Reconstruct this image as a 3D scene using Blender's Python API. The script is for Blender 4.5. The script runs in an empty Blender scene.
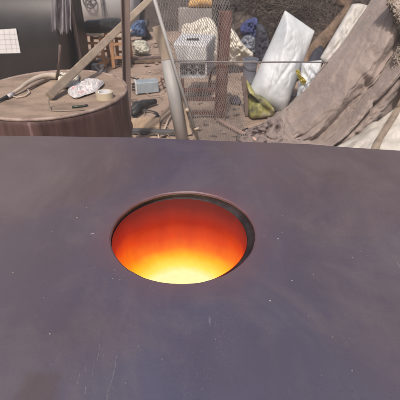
import bpy, bmesh, math, random
from mathutils import Vector, Matrix, noise, geometry
random.seed(7)
R = math.radians
S = bpy.context.scene
C = S.collection

# ------------------------------------------------------------------ camera, sky, sun, exposure
CAM = Vector((0.0, 0.0, 1.406)); PITCH = 34.0; F = 384.0      # focal length in photo pixels (400 wide)
cd = bpy.data.cameras.new('camera'); cam = bpy.data.objects.new('camera', cd); C.objects.link(cam)
cam.location = CAM; cam.rotation_euler = (R(90 - PITCH), 0, 0)
cd.sensor_width = 36; cd.lens = 36 * F / 400; cd.clip_start = 0.02; cd.clip_end = 400
cd.dof.use_dof = True; cd.dof.focus_distance = 0.85; cd.dof.aperture_fstop = 12
S.camera = cam

HAZE = .010
SUN_EL, SUN_AZ = 54, 192          # azimuth of the sun seen from the place, clockwise from +Y (behind, to the left)
w = bpy.data.worlds.new('World'); S.world = w; w.use_nodes = True
nt = w.node_tree; bg = nt.nodes['Background']
sky = nt.nodes.new('ShaderNodeTexSky'); sky.sky_type = 'NISHITA'; sky.sun_disc = False
sky.sun_elevation = R(SUN_EL); sky.sun_rotation = R(SUN_AZ); sky.dust_density = 5.0; sky.air_density = 1.0; sky.ozone_density = 1.0
nt.links.new(sky.outputs[0], bg.inputs[0]); bg.inputs[1].default_value = 0.10
sd = bpy.data.lights.new('sun', 'SUN'); sun = bpy.data.objects.new('sun', sd); C.objects.link(sun)
sd.energy = 2.9; sd.angle = R(3); sd.color = (1.0, 0.90, 0.82)
dirv = Vector((math.sin(R(SUN_AZ)) * math.cos(R(SUN_EL)), math.cos(R(SUN_AZ)) * math.cos(R(SUN_EL)), math.sin(R(SUN_EL))))
sun.rotation_euler = dirv.to_track_quat('Z', 'Y').to_euler()
S.view_settings.view_transform = 'Standard'; S.view_settings.look = 'None'
S.view_settings.exposure = 0.12; S.view_settings.gamma = 1

# ------------------------------------------------------------------ measuring helpers
cp, sp = math.cos(R(PITCH)), math.sin(R(PITCH))
def ray(px, py):
    u = (px - 200) / F; v = (200 - py) / F
    return Vector((u, cp + v * sp, -sp + v * cp))
def P(px, py, Y):
    r = ray(px, py); return CAM + r * (Y / r.y)
def G(px, py, z=0.0):
    r = ray(px, py); return CAM + r * ((z - CAM.z) / r.z)

# ------------------------------------------------------------------ materials
def mat(name, c1, c2=None, scale=8, rough=0.7, metal=0.0, bump=0.2, bscale=None, stretch=(1, 1, 1), c3=None, spec=0.5, alpha=1.0, detail=6, dist=0.01, sheen=0, lo=.35, hi=.65):
    m = bpy.data.materials.new(name); m.use_nodes = True
    n, l = m.node_tree.nodes, m.node_tree.links
    b = n['Principled BSDF']; b.inputs['Roughness'].default_value = rough; b.inputs['Metallic'].default_value = metal
    b.inputs['Specular IOR Level'].default_value = spec; b.inputs['Alpha'].default_value = alpha
    if sheen: b.inputs['Sheen Weight'].default_value = sheen
    tc = n.new('ShaderNodeTexCoord'); mp = n.new('ShaderNodeMapping'); mp.inputs['Scale'].default_value = stretch
    l.new(tc.outputs['Object'], mp.inputs[0])
    tx = n.new('ShaderNodeTexNoise'); tx.inputs['Scale'].default_value = scale; tx.inputs['Detail'].default_value = detail
    tx.inputs['Roughness'].default_value = .6
    l.new(mp.outputs[0], tx.inputs['Vector'])
    cr = n.new('ShaderNodeValToRGB'); e = cr.color_ramp.elements
    e[0].position = lo; e[0].color = (*c1, 1); e[1].position = hi; e[1].color = (*(c2 or c1), 1)
    if c3:
        x = cr.color_ramp.elements.new(min(hi + .1, .98)); x.color = (*c3, 1)
    l.new(tx.outputs['Fac'], cr.inputs[0]); l.new(cr.outputs[0], b.inputs['Base Color'])
    if bump:
        t2 = n.new('ShaderNodeTexNoise'); t2.inputs['Scale'].default_value = bscale or scale * 4; t2.inputs['Detail'].default_value = 8
        l.new(mp.outputs[0], t2.inputs['Vector'])
        bp = n.new('ShaderNodeBump'); bp.inputs['Strength'].default_value = bump; bp.inputs['Distance'].default_value = dist
        l.new(t2.outputs['Fac'], bp.inputs['Height']); l.new(bp.outputs[0], b.inputs['Normal'])
    return m

M = {}
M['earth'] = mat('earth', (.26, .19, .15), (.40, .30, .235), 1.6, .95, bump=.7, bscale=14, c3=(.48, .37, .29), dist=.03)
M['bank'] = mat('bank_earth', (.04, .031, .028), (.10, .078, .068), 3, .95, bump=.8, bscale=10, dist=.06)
M['maroon'] = mat('maroon_paint', (.050, .027, .025), (.125, .07, .064), 11, .5, .1, .4, 20, (1, 1, .14), c3=(.34, .25, .23), hi=.6, dist=.02)
M['lid'] = mat('tan_board', (.20, .145, .108), (.37, .275, .205), 5, .85, 0, .15, 50, (1, 1.6, 1), c3=(.43, .34, .275))
M['rim'] = mat('worn_rim', (.20, .13, .11), (.42, .33, .275), 14, .6, .1, .1)
M['cabinet'] = mat('black_sheet', (.014, .012, .013), (.024, .021, .022), 5, .38, 0, .03, 20)
M['paper'] = mat('white_paper', (.66, .65, .66), (.74, .73, .73), 12, .6, 0, .1)
M['ink'] = mat('grey_rule', (.52, .51, .52), (.58, .57, .58), 12, .8, 0, 0)
M['film'] = mat('plastic_film', (.50, .46, .50), (.72, .68, .72), 10, .25, 0, .4, 22, (1, 1, .2), alpha=.3)
def film_alpha(m):
    n, l = m.node_tree.nodes, m.node_tree.links; tc = n.new('ShaderNodeTexCoord'); mp = n.new('ShaderNodeMapping'); mp.inputs['Scale'].default_value = (26, 26, 2.5)
    t = n.new('ShaderNodeTexNoise'); t.inputs['Scale'].default_value = 1; t.inputs['Detail'].default_value = 4; cr = n.new('ShaderNodeValToRGB')
    cr.color_ramp.elements[0].position = .40; cr.color_ramp.elements[0].color = (.06, .06, .06, 1); cr.color_ramp.elements[1].position = .68; cr.color_ramp.elements[1].color = (.42, .42, .42, 1)
    l.new(tc.outputs['Object'], mp.inputs[0]); l.new(mp.outputs[0], t.inputs['Vector']); l.new(t.outputs['Fac'], cr.inputs[0]); l.new(cr.outputs[0], n['Principled BSDF'].inputs['Alpha'])
film_alpha(M['film'])
M['blackboard'] = mat('black_board', (.012, .010, .011), (.030, .024, .024), 7, .6, 0, .2)
M['umber'] = mat('umber_wood', (.10, .07, .06), (.17, .125, .11), 9, .8, 0, .2, 30, (6, 6, .6))
M['palegrey'] = mat('pale_grey_paint', (.40, .385, .385), (.49, .475, .47), 3, .5, 0, .1, 20)
M['darkpipe'] = mat('dark_pipe', (.10, .095, .095), (.16, .15, .15), 12, .6, .3, .1)
M['cushion'] = mat('charcoal_cloth', (.014, .015, .017), (.032, .032, .036), 14, .95, 0, .5, 60, sheen=.2)
M['stoolwood'] = mat('orange_wood', (.36, .18, .085), (.50, .28, .145), 10, .7, 0, .15, 30, (5, 5, .6))
M['palewood'] = mat('pale_wood', (.42, .33, .25), (.55, .45, .35), 9, .75, 0, .2, 30, (6, 6, .5))
M['polewood'] = mat('pole_wood', (.25, .195, .15), (.50, .40, .30), 5, .75, 0, .25, 40, (.6, .6, .6))
M['redpaint'] = mat('red_paint', (.42, .07, .05), (.55, .12, .08), 10, .6, 0, .1)
M['rust'] = mat('rusty_red_steel', (.115, .05, .043), (.19, .085, .07), 9, .75, .1, .3, 40, c3=(.33, .16, .12))
M['postpaint'] = mat('dusty_brown_steel', (.13, .095, .082), (.235, .175, .155), 7, .8, .1, .3, 30, (1, 1, .3), c3=(.33, .24, .225))
M['greypost'] = mat('grey_pipe', (.30, .29, .28), (.42, .405, .39), 6, .6, .1, .2, 30, (1, 1, .3))
M['galv'] = mat('galvanised_wire', (.30, .275, .26), (.44, .41, .39), 20, .5, .4, 0)
M['wire'] = mat('dull_wire', (.17, .155, .155), (.25, .23, .23), 20, .55, .4, 0)
M['machine'] = mat('white_enamel', (.58, .58, .58), (.68, .675, .67), 8, .4, 0, .06, 20)
M['machineside'] = mat('grey_shade_enamel', (.27, .29, .32), (.36, .38, .41), 8, .45, 0, .06, 20)  # darker copy of the white enamel, the side's shade put into the colour
M['dark'] = mat('dark_opening', (.016, .016, .018), (.03, .03, .033), 10, .7, 0, 0)
M['greymetal'] = mat('grey_metal', (.30, .31, .32), (.42, .43, .44), 12, .45, .5, .1)
M['bluegrey'] = mat('blue_grey_paint', (.27, .32, .36), (.38, .43, .47), 10, .5, .1, .1)
M['creamsack'] = mat('cream_sack', (.58, .53, .44), (.70, .66, .57), 5, .85, 0, .35, 40, c3=(.74, .71, .64))
M['whitesack'] = mat('white_sack', (.50, .53, .555), (.63, .65, .665), 4, .55, 0, .3, 90, dist=.006)
M['greenprint'] = mat('yellow_green_print', (.12, .12, .07), (.34, .32, .10), 7, .6, 0, .5, c3=(.46, .45, .36), lo=.4, hi=.55)
M['blue'] = mat('blue_cloth', (.025, .033, .10), (.06, .075, .20), 8, .8, 0, .4)
M['bluebag'] = mat('blue_bag', (.05, .085, .17), (.085, .135, .25), 8, .7, 0, .3)
M['navy'] = mat('navy_cloth', (.022, .023, .035), (.055, .055, .075), 8, .85, 0, .4)
M['bucket'] = mat('grey_blue_plastic', (.15, .165, .205), (.21, .225, .27), 6, .5, 0, .1)
M['palebag'] = mat('pale_green_plastic', (.42, .41, .33), (.56, .55, .47), 7, .5, 0, .4)
M['brownheap'] = mat('brown_sacking', (.04, .03, .026), (.11, .084, .07), 5, .95, 0, .8, 22, c3=(.22, .165, .13), dist=.03)
M['bark'] = mat('branch_bark', (.10, .07, .05), (.24, .165, .115), 7, .9, 0, .9, 30, c3=(.40, .26, .15), dist=.02)
M['honey'] = mat('honey_plank', (.36, .25, .16), (.50, .36, .245), 5, .7, 0, .2, 30, (5, 1, 1))
M['yellow'] = mat('yellow_plastic', (.46, .39, .06), (.58, .50, .14), 9, .5, 0, .1)
M['tarp'] = mat('mauve_canvas', (.25, .20, .178), (.335, .27, .24), 3.2, .9, 0, .8, 26, c3=(.39, .32, .29), dist=.012, sheen=.15)
M['rag'] = mat('mauve_rag', (.17, .135, .13), (.29, .235, .215), 6, .95, 0, .8, 30)
M['rug'] = mat('beige_fleece', (.36, .295, .24), (.56, .47, .395), 26, 1, 0, .9, 70, dist=.03, sheen=.3)
M['offwhite'] = mat('off_white_sack', (.44, .42, .39), (.58, .56, .53), 6, .8, 0, .6, 40)
M['whitesheet'] = mat('white_sheet', (.42, .39, .345), (.53, .50, .455), 6, .6, 0, .3, 30, c3=(.5, .47, .42), hi=.55)
M['twig'] = mat('dry_twig', (.03, .023, .02), (.155, .115, .09), 1.4, .9, 0, 0, lo=.4, hi=.62)
M['scrap'] = mat('scrap_litter', (.15, .115, .095), (.42, .34, .28), .9, .95, 0, 0, lo=.38, hi=.68, c3=(.6, .55, .5))
M['strap'] = mat('brown_strap', (.20, .155, .12), (.29, .235, .185), 12, .9, 0, .3, 80)
M['hose'] = mat('beige_hose', (.40, .325, .26), (.55, .47, .39), 9, .6, 0, .2)
M['hosedark'] = mat('grey_brown_grip', (.20, .155, .125), (.28, .225, .185), 9, .6, 0, .2)
M['white'] = mat('white_plastic', (.50, .48, .48), (.64, .62, .615), 14, .45, 0, .3, 30)
M['packet'] = mat('printed_packet', (.52, .50, .50), (.60, .57, .57), 30, .4, 0, .3, 30, c3=(.55, .16, .15), lo=.52, hi=.60)
M['redprint'] = mat('red_print', (.62, .14, .13), (.72, .26, .24), 14, .5, 0, .1)
M['tape'] = mat('cream_tape', (.46, .385, .27), (.56, .475, .35), 14, .45, 0, .05)
M['greenblack'] = mat('black_green_plastic', (.02, .03, .02), (.06, .09, .05), 20, .4, 0, .05)
M['cable'] = mat('black_rubber', (.02, .02, .021), (.05, .05, .052), 20, .6, 0, .1)
M['pinkstick'] = mat('pinkish_stick', (.46, .29, .23), (.58, .40, .33), 12, .8, 0, .2)
M['orange'] = mat('orange_cloth', (.55, .30, .09), (.66, .42, .16), 8, .8, 0, .3)
M['wall'] = mat('grey_render', (.27, .25, .245), (.34, .32, .31), 3, .9, 0, .3)
M['crate'] = mat('dark_crate', (.035, .033, .03), (.075, .068, .06), 10, .8, 0, .3)
M['furnace'] = mat('furnace_shell', (.06, .05, .055), (.12, .095, .095), 5, .6, .4, .2)
M['collar'] = mat('scaled_steel', (.016, .012, .013), (.045, .037, .038), 16, .65, .3, .3, 60)
M['scratch'] = mat('scratched_steel', (.095, .085, .108), (.19, .18, .20), 160, .5, 0, 0)
M['ash'] = mat('ash_flake', (.24, .22, .22), (.46, .43, .42), 20, .9, 0, 0)
M['debris'] = mat('debris', (.20, .145, .115), (.50, .40, .32), .8, .95, 0, .3, c3=(.6, .52, .44))

# ------------------------------------------------------------------ mesh helpers
class MB:
    def __init__(s): s.v = []; s.f = []
    def add(s, v, f):
        o = len(s.v); s.v += [Vector(x) for x in v]; s.f += [tuple(i + o for i in q) for q in f]; return s
    def hexa(s, c):      # 8 corners: 0-3 bottom loop, 4-7 top loop
        return s.add(c, [(3, 2, 1, 0), (4, 5, 6, 7), (0, 1, 5, 4), (1, 2, 6, 5), (2, 3, 7, 6), (3, 0, 4, 7)])
    def box(s, c, d, rz=0):
        a = Matrix.Rotation(rz, 3, 'Z'); c = Vector(c)
        q = [(-1, -1), (1, -1), (1, 1), (-1, 1)]
        return s.hexa([c + a @ Vector((x * d[0] / 2, y * d[1] / 2, z * d[2] / 2)) for z in (-1, 1) for x, y in q])
    def bar(s, a, b, wd, th, side=None):   # a rectangular bar from a to b
        a, b = Vector(a), Vector(b); t = (b - a).normalized()
        x = (side or t.cross(Vector((0, 1, 0)))); x = (x - t * x.dot(t)).normalized(); y = t.cross(x)
        q = [(-1, -1), (1, -1), (1, 1), (-1, 1)]
        return s.hexa([p + x * (i * wd / 2) + y * (j * th / 2) for p in (a, b) for i, j in q])
    def tube(s, pts, r, n=8, flat=1.0, cap=True):
        pts = [Vector(p) for p in pts]; k = len(pts); rs = r if isinstance(r, (list, tuple)) else [r] * k
        o = len(s.v); up = None; rings = []
        for i, p in enumerate(pts):
            t = (pts[min(i + 1, k - 1)] - pts[max(i - 1, 0)]).normalized()
            if up is None: up = Vector((0, 0, 1)) if abs(t.z) < .9 else Vector((0, 1, 0))
            x = t.cross(up).normalized(); y = x.cross(t).normalized(); up = y
            rings.append([p + x * (math.cos(2 * math.pi * j / n) * rs[i]) + y * (math.sin(2 * math.pi * j / n) * rs[i] * flat) for j in range(n)])
        v = [q for g in rings for q in g]; f = []
        for i in range(k - 1):
            for j in range(n):
                f.append((i * n + j, i * n + (j + 1) % n, (i + 1) * n + (j + 1) % n, (i + 1) * n + j))
        if cap: f.append(tuple(range(n - 1, -1, -1))); f.append(tuple((k - 1) * n + j for j in range(n)))
        return s.add(v, f)
    def lathe(s, prof, c, n=64, close=False):   # prof: (r, z) from bottom to top, outside facing out
        c = Vector(c); v = []; f = []
        for r, z in prof:
            for j in range(n):
                a = 2 * math.pi * j / n; v.append(c + Vector((r * math.cos(a), r * math.sin(a), z)))
        k = len(prof)
        for i in range(k - 1 + (1 if close else 0)):
            for j in range(n):
                i2 = (i + 1) % k
                f.append((i * n + j, i * n + (j + 1) % n, i2 * n + (j + 1) % n, i2 * n + j))
        return s.add(v, f)
    def disc(s, c, r, n=64, z=0, up=True):
        c = Vector(c); v = [c + Vector((r * math.cos(2 * math.pi * j / n), r * math.sin(2 * math.pi * j / n), z)) for j in range(n)]
        return s.add(v, [tuple(range(n)) if up else tuple(range(n - 1, -1, -1))])
    def build(s, name, m, parent=None, smooth=False, bevel=0, fix=True, sub=0, extra=()):
        if parent is not None: org = Vector(parent.location) if parent.parent is None else Vector(parent.location) + Vector(parent.parent.location)
        else:
            org = Vector((sum(p.x for p in s.v) / len(s.v), sum(p.y for p in s.v) / len(s.v), min(p.z for p in s.v)))
        off = Vector((0, 0, 0))
        me = bpy.data.meshes.new(name); me.from_pydata([p - org for p in s.v], [], s.f)
        if fix:
            bm = bmesh.new(); bm.from_mesh(me); bmesh.ops.recalc_face_normals(bm, faces=bm.faces); bm.to_mesh(me); bm.free()
        me.materials.append(m)
        for e in extra: me.materials.append(e)
        if smooth: me.shade_smooth()
        o = bpy.data.objects.new(name, me); C.objects.link(o)
        if parent is not None: o.parent = parent
        else: o.location = org
        if bevel:
            b = o.modifiers.new('bevel', 'BEVEL'); b.width = bevel; b.segments = 2; b.limit_method = 'ANGLE'
        if sub:
            b = o.modifiers.new('sub', 'SUBSURF'); b.levels = sub; b.render_levels = sub
        return o

def tag(o, label, cat, group=None):
    o['label'] = label; o['category'] = cat
    if group: o['group'] = group
    return o
def thing(name, loc, label, cat, group=None):
    o = bpy.data.objects.new(name, None); C.objects.link(o); o.location = loc; o.empty_display_size = .05
    return tag(o, label, cat, group)
def copy_thing(src, delta, label, rz=0):
    c = src.copy(); C.objects.link(c); c.location = Vector(src.location) + Vector(delta); c.rotation_euler = (0, 0, rz); c['label'] = label
    for ch in src.children:
        d = ch.copy(); C.objects.link(d); d.parent = c
        for g in ch.children:
            e = g.copy(); C.objects.link(e); e.parent = d
    return c
def fbm(p, s, o=4):
    return noise.fractal(Vector(p) * s, 1.0, 2.0, o, noise_basis='PERLIN_ORIGINAL')

def bundle(outline, thick, amp=.02, ns=5, rings=9, per=8, belly=.5, lean=(0, -1, 0.25), crease=0.0):
    """closed soft body: a ring of 3D points, filled and swelled to a real thickness on both sides"""
    n0 = len(outline); pts = []
    for i in range(n0):                                   # smooth the outline (Catmull-Rom)
        p0, p1, p2, p3 = (outline[(i + k) % n0] for k in (-1, 0, 1, 2))
        for k in range(per):
            t = k / per
            pts.append(.5 * ((2 * p1) + (p2 - p0) * t + (2 * p0 - 5 * p1 + 4 * p2 - p3) * t * t + (3 * p1 - p0 - 3 * p2 + p3) * t ** 3))
    n = len(pts); c = sum(pts, Vector()) / n; d = Vector(lean).normalized()
    m = MB(); v = []; f = []
    def off(p, a): return p + d * a
    for side in (1, -1):
        for k in range(rings):
            s = 1 - (k / rings) ** 1.0
            h = thick * (1 - s ** 2.2) ** belly * side * (1 if side > 0 else .8)
            for p in pts:
                q = c + (p - c) * s; q = off(q, h)
                a = amp * (1 - s ** 6)
                w_ = fbm(q + d * side, ns) * a + (min(.4, abs(fbm(q * 1.3, ns * 1.7, 2))) - .2) * crease * (1 - s ** 6)
                v.append(q + d * side * w_ + Vector((0, 0, fbm(q + Vector((9, 0, 0)), ns) * amp * .4)))
        v.append(off(c, thick * side * (1 if side > 0 else .8)))
    block = rings * n + 1
    for sd_ in (0, 1):
        o = sd_ * block
        for k in range(rings - 1):
            for j in range(n):
                q = (o + k * n + j, o + k * n + (j + 1) % n, o + (k + 1) * n + (j + 1) % n, o + (k + 1) * n + j)
                f.append(q if sd_ == 0 else q[::-1])
        for j in range(n):
            q = (o + (rings - 1) * n + j, o + (rings - 1) * n + (j + 1) % n, o + block - 1); f.append(q if sd_ == 0 else q[::-1])
    m.add(v, f)
    bm = bmesh.new(); vs = [bm.verts.new(x) for x in m.v]
    for q in m.f: bm.faces.new([vs[i] for i in q])
    bmesh.ops.remove_doubles(bm, verts=bm.verts, dist=.0008)
    bm.verts.ensure_lookup_table(); bm.verts.index_update()
    m.v = [x.co.copy() for x in bm.verts]; m.f = [tuple(x.index for x in q.verts) for q in bm.faces]; bm.free()
    return m
def outl(pp, Y, top=0.0):
    y0 = max(p[1] for p in pp); y1 = min(p[1] for p in pp)
    res = []
    for p in pp:
        q = P(p[0], p[1], Y + top * (y0 - p[1]) / (y0 - y1)); q.z = max(q.z, .004); res.append(q)
    return res

def cr1(p, t):
    n = len(p) - 1; x = min(max(t * n, 0), n - 1e-6); i = int(x); s = x - i
    p0, p1, p2, p3 = p[max(i - 1, 0)], p[i], p[i + 1], p[min(i + 2, n)]
    return .5 * ((2 * p1) + (p2 - p0) * s + (2 * p0 - 5 * p1 + 4 * p2 - p3) * s * s + (3 * p1 - p0 - 3 * p2 + p3) * s ** 3)
# ------------------------------------------------------------------ ground
def axis(a, b, n, far):
    xs = [a + (b - a) * i / n for i in range(n + 1)]
    return [-far, -far * .4] + xs + [far * .4, far]
xs = axis(-5, 5, 110, 90); ys = axis(0, 14, 150, 90); g = MB(); vv = []
for y in ys:
    for x in xs:
        z = -.012 + .014 * fbm((x, y, 0), 1.3) + .008 * fbm((x, y, 3), 6, 3) if -5 <= x <= 5 and 0 <= y <= 14 else -.012
        vv.append((x, y, min(z, -.001)))
nx = len(xs); ff = [(j * nx + i, j * nx + i + 1, (j + 1) * nx + i + 1, (j + 1) * nx + i) for j in range(len(ys) - 1) for i in range(nx - 1)]
g.add(vv, ff); o = g.build('ground', M['earth'], smooth=True); o['kind'] = 'structure'

# earth bank closing the yard behind everything
bk = MB(); vv = []; NX, NY = 120, 26
for j in range(NY + 1):
    for i in range(NX + 1):
        x = -7 + 14 * i / NX; t = j / NY
        y = 7.9 + .5 * math.sin(x * .9) * .5 + t * 3.2
        z = -.06 + (1.5 * min(1, t * 1.25) ** .8) + .16 * fbm((x, y, 1), 1.6) * min(1, t * 4) + .05 * fbm((x, y, 4), 6)* min(1, t * 4)
        vv.append((x, y, z))
bk.add(vv, [(j * (NX + 1) + i, j * (NX + 1) + i + 1, (j + 1) * (NX + 1) + i + 1, (j + 1) * (NX + 1) + i) for j in range(NY) for i in range(NX)])
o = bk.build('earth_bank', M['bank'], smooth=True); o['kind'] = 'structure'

# loose stones and scraps on the yard floor
db = MB()
for k in range(900):
    x = random.uniform(-2.6, 2.2); y = random.uniform(2.6, 7.0); r = random.choice((.006, .009, .012, .02)) * random.uniform(.7, 1.4)
    vs = [Vector((x, y, .002)) + Vector((a * random.uniform(.6, 1.5), b * random.uniform(.6, 1.5), c_ * random.uniform(.5, 1))) * r for a, b, c_ in ((1, 0, 0), (0, 1, 0), (-1, 0, 0), (0, -1, 0), (0, 0, .9), (0, 0, -.5))]
    db.add(vs, [(0, 1, 4), (1, 2, 4), (2, 3, 4), (3, 0, 4), (1, 0, 5), (2, 1, 5), (3, 2, 5), (0, 3, 5)])
o = db.build('debris', M['debris']); o['kind'] = 'stuff'

# ------------------------------------------------------------------ furnace
ZP = 0.90
e1, e2 = G(183, 190, ZP), G(183, 283, ZP); HC = (e1 + e2) / 2
HR = (G(256, 237, ZP).x - G(110, 237, ZP).x) / 2; HC.x = (G(256, 237, ZP).x + G(110, 237, ZP).x) / 2; HC.y -= .004
fur = thing('furnace', (HC.x, HC.y, 0), 'big dark steel topped furnace with round hole glowing orange', 'furnace')

def plate_material():
    m = bpy.data.materials.new('blued_steel_plate'); m.use_nodes = True
    n, l = m.node_tree.nodes, m.node_tree.links; b = n['Principled BSDF']
    tc = n.new('ShaderNodeTexCoord')
    def nz(scale, det=5, off=(0, 0, 0), st=(1, 1, 1), rg=.55, dis=0):
        mp = n.new('ShaderNodeMapping'); mp.inputs['Location'].default_value = off; mp.inputs['Scale'].default_value = st
        l.new(tc.outputs['Object'], mp.inputs[0]); t = n.new('ShaderNodeTexNoise'); t.inputs['Scale'].default_value = scale
        t.inputs['Detail'].default_value = det; t.inputs['Roughness'].default_value = rg; t.inputs['Distortion'].default_value = dis
        l.new(mp.outputs[0], t.inputs['Vector']); return t.outputs['Fac']
    def ramp(x, stops):
        r = n.new('ShaderNodeValToRGB'); e = r.color_ramp.elements
        e[0].position, e[0].color = stops[0][0], (*stops[0][1], 1); e[1].position, e[1].color = stops[-1][0], (*stops[-1][1], 1)
        for p_, c_ in stops[1:-1]: q = r.color_ramp.elements.new(p_); q.color = (*c_, 1)
        l.new(x, r.inputs[0]); return r.outputs[0]
    def mix(f, a, c_, mode='MIX'):
        q = n.new('ShaderNodeMix'); q.data_type = 'RGBA'; q.blend_type = mode
        if isinstance(f, float): q.inputs[0].default_value = f
        else: l.new(f, q.inputs[0])
        for i, x in ((6, a), (7, c_)):
            if isinstance(x, tuple): q.inputs[i].default_value = (*x, 1)
            else: l.new(x, q.inputs[i])
        return q.outputs[2]
    def mth(op, a, c_=0.0, cl=False):
        q = n.new('ShaderNodeMath'); q.operation = op; q.use_clamp = cl
        for i, x in enumerate((a, c_)):
            if isinstance(x, (int, float)): q.inputs[i].default_value = x
            else: l.new(x, q.inputs[i])
        return q.outputs[0]
    # heat-tint: brown, violet and slate blue oxide in broad clouds, with the hue also drifting sideways and front to back
    sep = n.new('ShaderNodeSeparateXYZ'); l.new(tc.outputs['Object'], sep.inputs[0])
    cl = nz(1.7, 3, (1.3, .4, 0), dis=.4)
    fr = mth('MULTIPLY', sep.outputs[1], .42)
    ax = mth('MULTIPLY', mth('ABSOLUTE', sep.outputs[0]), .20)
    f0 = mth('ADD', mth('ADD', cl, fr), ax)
    side_sheen = mth('MULTIPLY', mth('ABSOLUTE', sep.outputs[0]), .9)      # reflected sheen painted into the colour: paler sides, darker middle
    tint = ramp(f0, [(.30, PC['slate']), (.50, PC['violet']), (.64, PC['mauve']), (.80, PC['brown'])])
    streak = ramp(nz(3.2, 6, (4, 2, 0), (1, .35, 1)), [(.32, (.80, .78, .82)), (.68, (1.14, 1.14, 1.13))])
    col = mix(1.0, tint, streak, 'MULTIPLY')
    smear = ramp(nz(4, 8, (2, 8, 0), (1, .8, 1), rg=.68, dis=.5), [(.50, (0, 0, 0)), (.70, (1, 1, 1))])
    col = mix(mth('MULTIPLY', smear, .42), col, PC['dust_sheen'])
    grain = ramp(nz(240, 3), [(.30, (.94, .94, .94)), (.70, (1.06, 1.06, 1.06))])
    col = mix(1.0, col, grain, 'MULTIPLY')
    side_sheen = mth('MULTIPLY', side_sheen, mth('SUBTRACT', 1.0, mth('MULTIPLY', sep.outputs[0], .7)))
    col = mix(mth('MULTIPLY', mth('MINIMUM', side_sheen, .58), .9), col, PC['dust_sheen'])  # pale dust colour also carries the painted side sheen
    # rust-brown patches with soft borders
    patch = ramp(nz(3.1, 5, (7.7, 3.3, 0)), [(.60, (0, 0, 0)), (.70, (1, 1, 1))])
    col = mix(mth('MULTIPLY', patch, .45), col, PC['rust'])
    # fine pale scratches and ash specks
    sc = n.new('ShaderNodeTexVoronoi'); sc.feature = 'F1'; sc.inputs['Scale'].default_value = 26
    mp = n.new('ShaderNodeMapping'); mp.inputs['Scale'].default_value = (1.6, .28, 1); mp.inputs['Rotation'].default_value = (0, 0, R(-12))
    l.new(tc.outputs['Object'], mp.inputs[0]); l.new(mp.outputs[0], sc.inputs['Vector'])
    scm = ramp(sc.outputs['Distance'], [(.03, (1, 1, 1)), (.09, (0, 0, 0))])
    gate = ramp(nz(6, 3, (3, 1, 0)), [(.52, (0, 0, 0)), (.66, (1, 1, 1))])
    col = mix(mth('MULTIPLY', mth('MULTIPLY', scm, gate), .55), col, PC['scratch'])
    # rose ring round the hole, heat tint plus painted fire glow, and one squarish rust stain near the front left corner
    ctr = n.new('ShaderNodeVectorMath'); ctr.operation = 'MULTIPLY'; l.new(tc.outputs['Object'], ctr.inputs[0]); ctr.inputs[1].default_value = (1, 1, 0)
    dl_ = n.new('ShaderNodeVectorMath'); dl_.operation = 'LENGTH'; l.new(ctr.outputs[0], dl_.inputs[0])
    rd = mth('ADD', dl_.outputs['Value'], mth('MULTIPLY', mth('SUBTRACT', nz(9, 4, (6, 1, 0)), .5), .06))
    hr_ = ramp(rd, [(HR * .99, (1, 1, 1)), (HR * 1.07, (.45, .45, .45)), (HR * 1.35, (0, 0, 0))])
    col = mix(mth('MULTIPLY', hr_, .75), col, PC['heat_glow'])  # glow on the rim painted in along with the heat tint
    sx_ = mth('ABSOLUTE', mth('SUBTRACT', mth('ADD', sep.outputs[0], mth('MULTIPLY', mth('SUBTRACT', nz(30, 3), .5), .02)), STAIN[0])); sy_ = mth('ABSOLUTE', mth('SUBTRACT', mth('ADD', sep.outputs[1], mth('MULTIPLY', mth('SUBTRACT', nz(30, 3, (4, 4, 0)), .5), .02)), STAIN[1]))
    stn = mth('MULTIPLY', ramp(sx_, [(.020, (1, 1, 1)), (.030, (0, 0, 0))]), ramp(sy_, [(.022, (1, 1, 1)), (.034, (0, 0, 0))]))
    col = mix(mth('MULTIPLY', stn, .45), col, PC['rust'])
    # small scale pits and dust grains, gathered in drifts
    def spots(scale, rad, gate_off, lo_, hi_):
        t = n.new('ShaderNodeTexVoronoi'); t.inputs['Scale'].default_value = scale; l.new(tc.outputs['Object'], t.inputs['Vector'])
        return mth('MULTIPLY', ramp(t.outputs['Distance'], [(rad * .5, (1, 1, 1)), (rad, (0, 0, 0))]), ramp(nz(5, 5, gate_off), [(lo_, (0, 0, 0)), (hi_, (1, 1, 1))]))
    col = mix(mth('MULTIPLY', spots(120, .16, (11, 2, 0), .48, .66), .55), col, (.035, .026, .026))
    col = mix(mth('MULTIPLY', spots(210, .15, (2, 14, 0), .48, .64), .50), col, (.27, .24, .235))
    col = mix(mth('MULTIPLY', spots(70, .07, (21, 5, 0), .50, .62), .60), col, (.33, .29, .28))
    hz_ = ramp(nz(26, 7, (3, 9, 0), (1, .22, 1), rg=.7, dis=.3), [(.54, (0, 0, 0)), (.74, (1, 1, 1))])
    col = mix(mth('MULTIPLY', hz_, .16), col, PC['dust_sheen'])
    l.new(col, b.inputs['Base Color'])
    b.inputs['Metallic'].default_value = .12; b.inputs['Specular IOR Level'].default_value = .5
    rr = ramp(nz(9, 6, (5, 5, 0)), [(.3, (.40, .40, .40)), (.7, (.56, .56, .56))]); l.new(rr, b.inputs['Roughness'])
    bp = n.new('ShaderNodeBump'); bp.inputs['Strength'].default_value = .12; bp.inputs['Distance'].default_value = .004
    l.new(mth('ADD', mth('MULTIPLY', nz(420, 2), .05), mth('ADD', nz(4, 3), mth('MULTIPLY', nz(40, 4), .08))), bp.inputs['Height']); l.new(bp.outputs[0], b.inputs['Normal'])
    return m
PC = dict(slate=(.080, .077, .120), violet=(.090, .070, .096), mauve=(.104, .072, .079), brown=(.096, .066, .061), dust_sheen=(.195, .158, .152), rust=(.092, .062, .054), scratch=(.30, .29, .30))
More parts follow.
